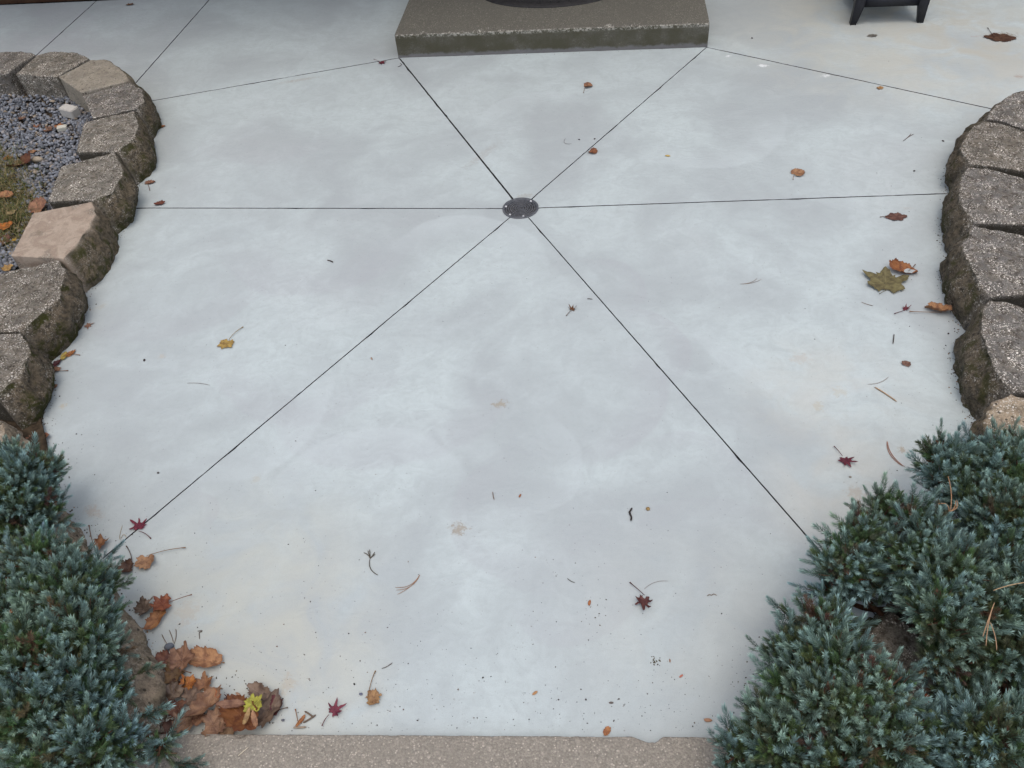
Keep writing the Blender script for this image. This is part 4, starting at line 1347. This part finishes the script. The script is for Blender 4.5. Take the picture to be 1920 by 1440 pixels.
def leaf(px, py, wpx, ang, kind, col, label, curl=.4, roll_=0., crumple=.5, stem=None, z=.0015, fold=0., tilt=(0, 0), cat='leaf', group='fallen leaves on the patio', lift=0.):
    """px, py: middle of the leaf in the picture; wpx: its larger width in pixels; ang: direction of the tip in the ground plane (deg); stem: pixels of the free end."""
    LCOUNT[0] += 1
    s_ = mpp(px, py, z) * wpx / 2
    p = at(px, py, z + s_ * .2)
    o = empty('fallen_leaf', (p[0], p[1], z + lift))
    tag(o, label, cat, group)
    me, V = leaf_mesh(kind, s_, curl, roll_, crumple, LCOUNT[0] * 13 + 5, fold)
    b = link('leaf_blade', me, o)
    b.rotation_euler = (math.radians(tilt[0]), math.radians(tilt[1]), math.radians(ang - 90) + 0)
    b.color = (*col, 1)
    if stem is not None:
        e = at(stem[0], stem[1], z + .001) - p
        Rm = Matrix.Rotation(math.radians(ang - 90), 3, 'Z')
        st = np.array(Rm @ Vector((0, -s_ * .42, 0)))
        st[2] = .003
        e = np.array([e[0], e[1], .0015 + (0.004 if len(stem) > 2 else 0)])
        mid = (st + e) / 2 + np.array([rng.normal(0, .06), rng.normal(0, .06), .0]) * np.linalg.norm(e - st) + np.array([0, 0, .004])
        t = np.linspace(0, 1, 9)[:, None]
        path = (1 - t) ** 2 * st + 2 * t * (1 - t) * mid + t * t * e
        m_ = MB()
        rad = np.linspace(.0008, .0011, 9); rad[-1] = .0019
        V2, Q2 = tube_pts(path, rad, 5); m_.add(V2, Q2, np.array(col) * .45 + np.array([.02, .012, .008]))
        m_.build('leaf_stem', M_TINT, o, True)
    return o


TAN = (.36, .20, .10); BRN = (.19, .105, .06); DBR = (.10, .055, .035); RUST = (.25, .105, .045); ORG = (.36, .16, .055)
CRI = (.15, .02, .03); MAR = (.075, .02, .025); MUS = (.40, .28, .08); GRB = (.20, .15, .11); YEL = (.45, .42, .05); OLV = (.17, .17, .07)

leaf(1663, 525, 100, 78, 'plane', (.17, .15, .065), 'largest flat olive green plane leaf lying near the right wall', .15, 0, .25, (1649, 551), z=.004)
leaf(1692, 502, 56, 165, 'oval', (.28, .115, .04), 'rust brown curled leaf tucked behind the olive green plane leaf', .5, 1.1, .5, (1716, 496), tilt=(14, 0))
leaf(1758, 577, 52, 130, 'oval', (.38, .20, .09), 'orange tan leaf leaning against the foot of the right wall', .5, .9, .7, (1705, 584), tilt=(-18, 12), z=.004)
leaf(1698, 578, 24, 70, 'jmaple', CRI, 'small crimson crumpled leaf left of the tan leaf by the right wall', 1.2, .5, .9, (1677, 588))
leaf(1681, 404, 36, 5, 'lobed', (.15, .075, .055), 'small brown lobed leaf with a stem pointing left, below the right joint', .2, 0, .25, (1650, 407))
leaf(1495, 323, 28, 35, 'heart', TAN, 'tan heart-shaped leaf alone on the right rear panel', .4, 0, .5, (1487, 337))
leaf(1110, 283, 20, -30, 'heart', RUST, 'small orange brown leaf lying on the rear right joint', .3, .8, .4)
leaf(1101, 161, 20, 10, 'heart', (.30, .15, .07), 'small tan folded leaf with a short stem in front of the step', .2, 0, .4, (1094, 174), fold=.5)
leaf(715, 115, 26, -40, 'jmaple', CRI, 'dark crimson leaf by the left corner of the door step', .5, 0, .5, (701, 111))
leaf(1650, 163, 18, -60, 'maple', (.42, .25, .10), 'small yellow tan leaf on the long joint at the rear right', .2, 0, .3)
leaf(1877, 66, 50, -15, 'lobed', (.10, .05, .028), 'wet dark brown leaf stuck in a stain at the rear right', .05, 0, .2, (1852, 52))
leaf(1636, 65, 18, 15, 'lobed', (.17, .16, .14), 'small grey leaf stuck flat in front of the side table', .0, 0, .05)
leaf(243, 8, 14, 20, 'oval', BRN, 'small brown leaf between the two rear left joints', .6, .5, .5)
leaf(424, 641, 42, -100, 'maple', MUS, 'mustard yellow leaf with a long stem on the left panel', .2, 0, .3, (456, 613))
leaf(299, 381, 20, 20, 'oval', (.17, .055, .03), 'small red brown rolled leaf just above the left joint', .6, 1.2, .5)
leaf(303, 236, 14, 0, 'oval', ORG, 'orange scrap peeking out behind the left wall', .3, 0, .4)
leaf(281, 341, 20, 10, 'oval', (.24, .12, .07), 'small brown leaf at the foot of the left wall above the joint', .4, .6, .5, (281, 357))
leaf(163, 608, 30, -20, 'jmaple', (.33, .19, .13), 'pinkish tan four-pointed leaf at the foot of the left wall', .3, 0, .4)
leaf(120, 667, 22, 100, 'oval', (.42, .33, .08), 'yellow half of a split leaf at the foot of the left wall', .4, .8, .3)
leaf(132, 662, 20, 60, 'oval', ORG, 'orange half of a split leaf at the foot of the left wall', .4, .5, .4, (150, 666))
leaf(107, 680, 20, 70, 'oval', MAR, 'dark maroon leaf between the yellow leaf and a curled tan one', .6, .8, .5)
leaf(101, 694, 24, 30, 'oval', (.30, .17, .10), 'curled tan leaf with a short stem pointing right by the left wall', .5, 1.1, .4, (128, 695))
leaf(99, 726, 18, 60, 'oval', (.30, .17, .10), 'tan leaf half hidden by the last mossy block on the left', .3, .4, .5)
leaf(259, 985, 52, 110, 'jmaple', (.17, .022, .04), 'crimson three-pronged leaf lying on the lower left joint', .3, 0, .5, (283, 1010))
leaf(186, 1020, 46, 40, 'maple', (.26, .13, .06), 'brown curled leaf at the tip of the left juniper', .8, .7, 1.0, (167, 985), z=.004)
leaf(272, 1050, 54, -75, 'maple', (.36, .21, .11), 'large tan leaf with dark curled edge and two long stems', .5, .6, .7, (348, 1027), z=.004)
leaf(238, 1064, 44, 190, 'maple', DBR, 'dark brown curled leaf touching the large tan leaf', .9, .8, .9, (237, 1024), z=.002)
leaf(268, 1141, 56, 60, 'maple', GRB, 'grey brown shrivelled leaf beside the edging below the left juniper', 1.0, .9, 1.2, z=.002)
leaf(304, 1131, 56, 200, 'maple', (.24, .085, .04), 'rust red leaf with a long arched stem', .5, .5, .6, (360, 1115), z=.012, tilt=(10, 8))
leaf(293, 1160, 51, 75, 'oval', (.38, .19, .08), 'tan orange rolled leaf under the rust red one', .7, 1.4, .5, z=.002)
leaf(383, 1234, 72, 170, 'oval', (.40, .22, .11), 'smooth tan folded leaf with a stem at its right end', .4, .5, .25, (421, 1243), fold=.25, z=.003)
leaf(338, 1236, 72, 80, 'maple', (.25, .14, .085), 'large dull brown leaf next to the blue-grey stone', .5, .6, .8, (359, 1262), z=.016, tilt=(10, 0))
leaf(309, 1237, 49, 150, 'oval', (.20, .09, .06), 'red brown leaf wedged behind the dull brown one', .5, .6, .6, z=.002)
leaf(327, 1262, 61, 240, 'maple', (.17, .105, .05), 'olive brown crumpled leaf under the dull brown one', .7, .7, 1.0, z=.006)
leaf(335, 1282, 46, 290, 'maple', DBR, 'dark brown crumpled leaf beside the bright orange one', .8, .7, 1.0, z=.006)
leaf(352, 1282, 46, 80, 'maple', (.43, .17, .035), 'bright orange cupped leaf in the heap', 1.1, .4, .8, z=.01)
leaf(381, 1284, 49, 95, 'maple', (.28, .145, .07), 'brown cupped leaf with a thin stem pointing right', 1.1, .7, .8, (416, 1291), z=.003)
leaf(322, 1303, 64, 20, 'maple', GRB, 'grey brown shredded leaf against the edging in the heap', .6, .6, 1.3, z=.006)
leaf(333, 1328, 56, 200, 'maple', (.16, .075, .045), 'dark red brown crumpled leaf at the left of the heap', .7, .9, 1.1, z=.01)
leaf(358, 1308, 56, 30, 'maple', (.19, .13, .09), 'dull grey leaf in the middle of the heap', .6, .5, 1.2, z=.008)
leaf(384, 1322, 79, 50, 'oval', (.28, .16, .09), 'long folded brown leaf rising towards the upper right of the heap', .4, .9, .7, z=.018, tilt=(0, -14), fold=.3)
leaf(408, 1302, 28, 60, 'jmaple', (.38, .15, .06), 'orange brown leaf tip sticking up from the heap', .6, .5, .7, z=.03, tilt=(30, 0))
leaf(345, 1356, 67, 100, 'maple', (.27, .165, .10), 'pale brown leaf against the curb at the left of the heap', .5, .8, .7, z=.012, tilt=(-12, 10))
leaf(322, 1362, 46, 200, 'oval', (.13, .07, .05), 'dark rolled leaf in the corner of the curb', .5, 1.3, .6, z=.004)
leaf(396, 1356, 77, 20, 'maple', (.27, .16, .095), 'broad pale brown leaf against the curb in the heap', .5, .5, .8, z=.012)
leaf(371, 1346, 38, 90, 'oval', (.24, .13, .075), 'narrow upright brown leaf in the heap', .4, 1.2, .4, z=.016, tilt=(-16, 0))
leaf(428, 1360, 56, 100, 'oval', (.26, .17, .10), 'smooth brown leaf under the largest dark leaf', .4, .7, .4, z=.006)
leaf(448, 1337, 100, -35, 'oval', (.19, .075, .025), 'largest dark orange brown leaf of the heap, beside the curb', .45, .5, .5, z=.022, tilt=(8, -6), fold=.2)
leaf(432, 1318, 56, 185, 'blade', (.24, .13, .08), 'rolled brown edge of a leaf behind the largest dark one', .3, 1.0, .3, z=.03)
leaf(427, 1308, 23, 85, 'jmaple', MAR, 'maroon pointed leaf tip behind the heap', .4, .4, .5, z=.012, tilt=(25, 0))
leaf(473, 1321, 54, 105, 'maple', (.36, .36, .05), 'bright yellow green leaf on top of the heap', .25, 0, .35, z=.042)
leaf(462, 1342, 33, 265, 'blade', (.36, .24, .10), 'small tan pointed leaf lying on the largest dark leaf', .3, .6, .3, z=.045)
leaf(476, 1347, 36, 300, 'blade', (.34, .19, .10), 'second small tan leaf lying on the largest dark leaf', .3, .6, .3, z=.042)
leaf(486, 1298, 51, 155, 'oval', (.21, .15, .11), 'grey brown curled leaf above the yellow green one', .7, 1.2, .6, z=.006)
leaf(502, 1330, 72, 80, 'oval', (.17, .12, .085), 'dark grey brown curled leaf at the right end of the heap', .7, 1.1, .9, (540, 1327), z=.004)
leaf(518, 1322, 41, 290, 'oval', (.14, .045, .045), 'maroon rolled leaf behind the right end of the heap', .4, 1.4, .4, z=.004)
leaf(626, 1332, 52, 40, 'jmaple', (.18, .03, .05), 'dark crimson star-shaped leaf near the curb', .6, .8, .7, (604, 1361), z=.003)
leaf(698, 1308, 44, 20, 'maple', (.36, .22, .10), 'tan curled leaf with a straight stem pointing away from the curb', .8, .6, .8, (704, 1258), z=.002)
leaf(563, 1351, 26, 60, 'blade', ORG, 'orange rolled leaf scrap beside a dead twig near the curb', .3, 1.2, .3, (554, 1330), z=.003)
leaf(1207, 1125, 58, -100, 'jmaple', (.115, .04, .035), 'dark maroon brown leaf with a stem, alone on the near right of the patio', .9, .9, .9, (1181, 1092), z=.003)
leaf(1586, 861, 50, -70, 'jmaple', (.13, .018, .032), 'dark crimson leaf with its stem pointing away, beside the right juniper', .5, .3, .5, (1564, 837), z=.003)
leaf(1699, 682, 18, 60, 'heart', (.21, .12, .085), 'small round brown leaf in front of the right wall', .4, .4, .4)
leaf(1073, 578, 26, 80, 'jmaple', (.16, .075, .025), 'tiny brown claw-like curled leaf beside the lower right joint', 1.6, .6, .8, (1062, 592))
leaf(72, 822, 40, 20, 'oval', (.27, .13, .075), 'brown curled leaf where the left wall meets the juniper', .6, 1.0, .6, z=.004)
leaf(80, 843, 28, 300, 'oval', (.14, .035, .025), 'dark red scrap below the brown leaf at the left juniper', .5, .9, .7)
leaf(83, 859, 24, 0, 'oval', (.28, .15, .09), 'tan scrap beside the tips of the left juniper', .5, .6, .6, (100, 851))
leaf(1138, 1370, 20, 240, 'oval', (.42, .19, .07), 'small orange leaf tip at the edge of the curb', .3, .4, .4)
leaf(1828, 797, 16, 70, 'oval', (.26, .15, .09), 'small tan scrap in the corner of the right wall above the juniper', .3, .4, .5)
leaf(1782, 373, 12, 0, 'oval', (.28, .14, .10), 'tiny brown scrap at the foot of the right wall by the joint', .3, .4, .4)
GB_ = 'leaves lying in the gravel bed'
leaf(108, 236, 26, 30, 'maple', ORG, 'orange brown leaf on the gravel beside a small pale stone', .5, .6, .7, z=ZG + .006, group=GB_)
leaf(92, 243, 26, 200, 'maple', BRN, 'brown crumpled leaf on the gravel left of a small pale stone', .6, .8, .9, z=ZG + .006, group=GB_)
leaf(68, 236, 18, 100, 'maple', RUST, 'rusty leaf in the middle of the gravel', .4, .4, .6, z=ZG + .006, group=GB_)
leaf(40, 222, 20, 40, 'maple', BRN, 'pinkish brown leaf on the gravel near the rear blocks', .5, .6, .8, z=ZG + .006, group=GB_)
leaf(62, 284, 20, 60, 'maple', TAN, 'tan crumpled leaf above the oval beige pebble', .7, .9, .8, z=ZG + .006, group=GB_)
leaf(12, 296, 22, 50, 'maple', (.45, .17, .03), 'orange leaf at the left edge beside a dark brown leaf', .3, .5, .5, z=ZG + .008, group=GB_)
leaf(38, 303, 56, 190, 'oval', (.13, .05, .022), 'long dark brown curled leaf left of the oval beige pebble', .5, 1.1, .5, z=ZG + .008, tilt=(-15, 0), group=GB_)
leaf(68, 388, 46, 60, 'heart', (.30, .155, .085), 'large tan brown leaf behind the pinkish tan block', .2, .3, .4, z=ZG + .014, tilt=(24, 0), group=GB_)
leaf(10, 364, 34, 160, 'oval', (.36, .18, .08), 'tan leaf lying on the grass patch', .4, .6, .5, z=ZG + .018, group=GB_)
leaf(22, 396, 28, 250, 'maple', (.32, .25, .12), 'straw coloured leaf in the grass below the tan one', .4, .5, .7, z=ZG + .014, group=GB_)
leaf(8, 424, 30, 70, 'heart', (.45, .16, .025), 'vivid orange leaf left of the pinkish tan block', .3, .3, .5, z=ZG + .014, group=GB_)
leaf(8, 450, 34, 200, 'heart', (.13, .05, .035), 'dark brown leaf under the vivid orange one', .3, .4, .6, z=ZG + .004, group=GB_)
leaf(25, 449, 16, 20, 'maple', (.45, .30, .04), 'small yellow leaf beside the pinkish tan block', .3, .3, .5, z=ZG + .016, group=GB_)
leaf(14, 500, 32, 190, 'maple', (.42, .27, .09), 'yellow tan leaf in front of the pinkish tan block', .3, .3, .5, z=ZG + .012, group=GB_)
leaf(1785, 1343, 40, 60, 'maple', (.36, .21, .12), 'tan curled leaf caught among the junipers on the near right', .6, .9, .9, z=.2, group='leaves caught in the junipers')
leaf(1735, 1310, 24, 60, 'oval', (.28, .09, .035), 'rust scrap of leaf caught deep among the junipers', .5, .7, .8, z=.16, group='leaves caught in the junipers')
leaf(22, 1145, 14, 60, 'oval', (.38, .14, .04), 'tiny orange leaf scrap caught in the left juniper', .4, .5, .6, z=.28, group='leaves caught in the junipers')


# ------------------------------------------------------------------ twigs, pine needles, seeds and grit
def stick(name, paths, z, rad, col, label, cat, group=None, lift=0.0):
    """paths: lists of pixel points, each a strand lying on the ground."""
    c0 = at(*paths[0][0], z)
    o = empty(name, (c0[0], c0[1], z))
    tag(o, label, cat, group)
    one = len(paths) == 1
    m_ = MB()
    for i, pp in enumerate(paths):
        P = np.array([at(*p, z) for p in pp])
        n = max(6, 3 * len(pp))
        s_ = np.concatenate([[0], np.cumsum(np.linalg.norm(np.diff(P, axis=0), axis=1))])
        k = min(2, len(pp) - 1)
        co = [np.polyfit(s_, P[:, d] - c0[d], k) if len(pp) <= 3 else None for d in range(2)]
        t = np.linspace(0, s_[-1], n)
        xy = [np.polyval(co[d], t) if co[d] is not None else np.interp(t, s_, P[:, d] - c0[d]) for d in range(2)]
        path = np.stack([xy[0], xy[1], rad + .001 + lift * np.sin(np.linspace(0, np.pi, n))], 1)
        rr = np.full(n, rad); rr[0] *= .7; rr[-1] *= .45
        V, Q = tube_pts(path, rr, 5); m_.add(V, Q, col)
    bpy.data.objects.remove(o)
    oo = m_.build(name, M_TINT, None, True)
    oo.location = (c0[0], c0[1], z)
    return tag(oo, label, cat, group)


BK = (.025, .02, .018); PN = (.26, .15, .09); TW = (.07, .06, .045)
stick('forked_twig', [[(709, 1079), (694, 1064), (694, 1048)], [(694, 1048), (690, 1041), (682, 1037)], [(694, 1048), (692, 1040), (690, 1033)], [(694, 1048), (694, 1039), (693, 1031)], [(694, 1048), (699, 1042), (703, 1036)], [(694, 1048), (700, 1043), (704, 1040)]], 0, .0011, TW, 'dark forked twig with a fan of fine tips, mid patio', 'twig')
stick('pine_needle', [[(787, 1078), (773, 1095), (741, 1102)], [(787, 1079), (774, 1097), (743, 1107)], [(787, 1080), (772, 1098), (745, 1115)]], 0, .0007, PN, 'tuft of three pine needles right of the forked twig', 'pine needles')
stick('pine_needle', [[(1663, 828), (1668, 852), (1692, 875)], [(1664, 830), (1672, 853), (1696, 876)]], 0, .0010, (.30, .13, .08), 'pair of reddish pine needles above the right juniper', 'pine needles')
stick('grass_blade', [[(1640, 727), (1661, 740), (1681, 754)]], 0, .0019, (.34, .22, .13), 'single straw coloured blade in front of the right wall', 'grass blade')
stick('pine_needle', [[(1627, 721), (1645, 719), (1666, 707)]], 0, .0006, (.20, .15, .12), 'single thin needle above the straw coloured blade', 'pine needle')
stick('pine_needle', [[(1388, 533), (1405, 532), (1428, 524)], [(1390, 533), (1408, 530), (1420, 522)]], 0, .0006, (.22, .16, .12), 'pair of thin needles on the right middle panel', 'pine needles')
stick('pine_needle', [[(1615, 567), (1625, 571), (1637, 574)]], 0, .0008, (.16, .11, .08), 'short needle below the olive green plane leaf', 'pine needle')
stick('pine_needle', [[(351, 719), (372, 719), (394, 723)]], 0, .0006, (.16, .13, .11), 'single thin needle on the left panel below the mustard leaf', 'pine needle')
stick('twig', [[(1185, 954), (1180, 962), (1184, 972), (1183, 978)]], 0, .0026, BK, 'thick black curled bit of twig on the near right panel', 'twig')
stick('twig', [[(1676, 628), (1675, 637), (1674, 646)]], 0, .0016, (.06, .05, .045), 'short straight dark stick in front of the right wall', 'twig')
stick('twig', [[(614, 489), (619, 490), (625, 493)]], 0, .0022, (.05, .04, .035), 'short dark bent stick on the left middle panel', 'twig')
stick('twig', [[(1101, 561), (1105, 561), (1111, 562)]], 0, .0012, (.05, .04, .035), 'tiny dark splinter beside the lower right joint', 'twig')
stick('twig', [[(924, 923), (925, 931), (927, 938)]], 0, .0010, (.12, .07, .04), 'tiny brown splinter left of a brown seed', 'twig')
stick('twig', [[(1326, 1118), (1330, 1115), (1334, 1117), (1338, 1114), (1344, 1117)]], 0, .0008, (.16, .11, .07), 'wavy brown fibre on the near right panel', 'twig')
stick('twig', [[(1064, 1085), (1070, 1090), (1078, 1093)]], 0, .0008, (.07, .06, .05), 'thin curved twig bit on the near middle panel', 'twig')
stick('twig', [[(569, 1356), (580, 1350), (593, 1341)], [(572, 1335), (582, 1341), (588, 1346)]], 0, .0020, (.12, .085, .06), 'dead brown twig beside the orange scrap near the curb', 'twig')
stick('twig', [[(551, 1365), (562, 1365), (575, 1364)]], 0, .0022, (.25, .20, .15), 'grey stub lying along the curb under the orange scrap', 'twig')
stick('twig', [[(371, 1184), (381, 1183), (374, 1187), (375, 1199)]], 0, .0010, (.09, .075, .06), 'hook-shaped grey twig bit above the smooth tan leaf', 'twig')
stick('twig', [[(330, 1180), (331, 1190), (327, 1208)], [(304, 1190), (309, 1200), (314, 1208)], [(318, 1182), (323, 1195), (326, 1206)]], 0, .0009, (.15, .11, .08), 'bundle of bare leaf stalks behind the blue-grey stone', 'leaf stalks')
stick('twig', [[(716, 1254), (728, 1249), (736, 1243)]], 0, .0008, (.08, .06, .05), 'speckled twig bit right of the straight leaf stem', 'twig')
stick('pine_needle', [[(224, 1012), (226, 1000), (230, 985)], [(226, 1013), (232, 1003), (238, 1010)]], 0, .0006, (.30, .24, .15), 'fine straw needles left of the crimson three-pronged leaf', 'pine needles')
stick('pine_needle', [[(1693, 265), (1701, 259), (1708, 251)], [(1700, 260), (1706, 256), (1713, 252)]], 0, .0010, (.10, .06, .045), 'small crossed dark needles on the right rear panel', 'pine needles')
stick('twig', [[(746, 126), (753, 122), (750, 119)]], 0, .0014, (.07, .065, .06), 'small hooked dark twig at the left corner of the step', 'twig')
stick('pine_needle', [[(1060, 260), (1061, 270), (1072, 270)]], 0, .0006, (.10, .08, .07), 'curved hair-thin fibre left of the rear right joint', 'pine needle')
stick('pine_needle', [[(1208, 1105), (1226, 1093), (1253, 1090)]], 0, .0004, (.16, .12, .10), 'hair-thin fibre behind the dark maroon brown leaf', 'pine needle')
NP = 'pine needles caught in the right junipers'
stick('pine_needle', [[(1777, 894), (1783, 925), (1781, 960)], [(1781, 960), (1790, 950), (1791, 940)], [(1781, 960), (1795, 948), (1793, 938)], [(1779, 960), (1773, 946), (1758, 946)]], .27, .0009, (.34, .20, .11), 'tuft of long tan pine needles on top of the rear right juniper', 'pine needles', NP)
stick('pine_needle', [[(1864, 1131), (1850, 1170), (1842, 1195)], [(1860, 1140), (1852, 1175), (1848, 1212)], [(1856, 1168), (1864, 1190), (1868, 1220)]], .33, .0009, (.34, .22, .13), 'tuft of long tan pine needles hanging on the right edge juniper', 'pine needles', NP)
stick('pine_needle', [[(1862, 1108), (1890, 1099), (1930, 1092)]], .33, .0009, (.36, .25, .14), 'single long tan needle lying across the right edge juniper', 'pine needle', NP)
stick('grass_blade', [[(447, 1418), (455, 1411), (466, 1402)]], ZC, .0010, (.5, .45, .35), 'short pale straw on the curb below the leaf heap', 'grass blade')
for (x, y, a, L, lab, cc) in [(975, 930, 70, .013, 'small red brown seed husk on the near middle panel', (.24, .10, .05)), (1105, 1131, 80, .017, 'brown seed husk left of the dark maroon brown leaf', (.30, .12, .05)),
                          (1327, 1351, 0, .019, 'tan seed husk near the curb on the right', (.32, .18, .11)), (1277, 1268, 40, .012, 'pinkish red scrap above the tan seed husk', (.40, .14, .10)),
                          (1003, 1300, 40, .015, 'narrow tan seed husk near the curb in the middle', (.34, .19, .09)), (447, 1302, -25, .015, 'pinkish brown seed husk above the yellow green leaf', (.30, .19, .13)),
                          (697, 673, -60, .013, 'grey brown seed husk right of the lower left joint', (.25, .17, .12)), (1252, 293, -5, .022, 'yellowish spindle-shaped seed on the right rear panel', (.42, .30, .10)),
                          (1256, 1239, 90, .009, 'tiny brown seed right of a crumb of moss', (.25, .15, .10)), (1146, 1318, 5, .011, 'small dark husk near the curb left of the chipped edge', (.12, .10, .09))]:
    p = at(x, y, 0)
    single_stone('seed_husk', x, y, 0, L, L * .42, L * .3, a, cc, lab, 'seed', 2)
for (x, y, s_, lab) in [(1768, 265, .013, 'dark maroon bud scale near the right wall'), (1714, 321, .011, 'black bud scale above the right joint'), (1778, 626, .009, 'dark bud scale in front of the right wall blocks'),
                        (1410, 72, .014, 'black crumb in front of the side table'), (271, 676, .014, 'black curled crumb on the left panel near the wall'), (1086, 262, .011, 'black crumb left of the rear right joint'), (1115, 261, .011, 'small black crumb touching the rear right joint')]:
    single_stone('bud_scale', x, y, 0, s_, s_ * .6, s_ * .4, rng.uniform(0, 180), (.035, .022, .022), lab, 'crumb', 1)

# grit and specks over the whole patio, thicker towards the curb and the walls
items = []
for _ in range(1900):
    t = rng.random()
    if t < .42: px, py = rng.uniform(480, 1440), 1378 - abs(rng.normal(0, 95))
    elif t < .62: px, py = rng.uniform(250, 1550), rng.uniform(900, 1370)
    elif t < .72: px, py = rng.normal(330, 120), rng.normal(1180, 120)
    elif t < .82:
        py = rng.uniform(560, 1150); px = 90 + abs(rng.normal(0, 60)) + max(0, (py - 800) * .45)
    elif t < .90: py = rng.uniform(250, 900); px = 1775 - abs(rng.normal(0, 90))
    else: px, py = rng.uniform(250, 1800), rng.uniform(60, 1300)
    if px < 250 and py < 560: continue
    if py > 1372 or px < 60 or px > 1850 or (px > 1770 and py > 230): continue
    if rng.random() < .35: continue
    p = at(px, py, 0)
    s_ = float(np.clip(rng.lognormal(-7.2, .5), .0004, .0026)) * (1 if py > 400 else 1.2)
    c_ = np.array([.035, .03, .027]) * rng.uniform(.6, 2.2) if rng.random() < .8 else np.array([.16, .13, .11]) * rng.uniform(.7, 1.5)
    items.append((p[0], p[1], s_ * .35, s_, c_))
for (cx, cy, n, sg) in [(1115, 1150, 16, 14), (1228, 1238, 26, 5), (1045, 1080, 8, 20), (90, 800, 30, 22), (115, 880, 30, 25), (170, 990, 22, 22), (1830, 805, 10, 6), (430, 1300, 30, 25), (380, 1330, 60, 35), (1400, 1260, 25, 20)]:
    for _ in range(n):
        p = at(rng.normal(cx, sg), rng.normal(cy, sg), 0); s_ = rng.uniform(.0007, .0022)
        items.append((p[0], p[1], s_ * .35, s_, np.array([.06, .05, .03]) * rng.uniform(.5, 2)))
# soil, moss crumbs and needles gathered along the foot of both walls and the edging
feet = [[(284, 270), (257, 350), (221, 442), (159, 551), (164, 578), (84, 690), (95, 735), (76, 798), (48, 815)], [(74, 868), (105, 930), (141, 992), (168, 1028), (236, 1146), (292, 1232), (312, 1285), (316, 1370)],
        [(1797, 280), (1771, 343), (1783, 371), (1766, 440), (1779, 481), (1768, 530), (1808, 617), (1787, 672), (1794, 713), (1835, 796)], [(745, 110), (1326, 90)]]
for fp_, nf_ in zip(feet, (330, 260, 330, 60)):
    L2 = resample(np.array(fp_, float), 200)
    for _ in range(nf_):
        q = L2[rng.integers(200)]
        p = at(*q, 0)
        off = abs(rng.normal(0, .014)); sgn_ = 1 if q[0] < 700 else -1
        s_ = rng.uniform(.0007, .0028)
        if 700 < q[0] < 1400: p = p + np.array([0, -.004 - off * .4, 0]); s_ *= .7
        else: p = p + np.array([sgn_ * off, rng.normal(0, .008), 0])
        c_ = (np.array([.05, .04, .026]) if rng.random() < .7 else np.array([.16, .10, .055])) * rng.uniform(.5, 1.7)
        items.append((p[0], p[1], s_ * .35, s_, c_))
tag(link('grit', scatter_stones('grit', items, M_TINT, .6, .3)), 'dark grit and crumbs sprinkled over the concrete', 'grit', kind='stuff')
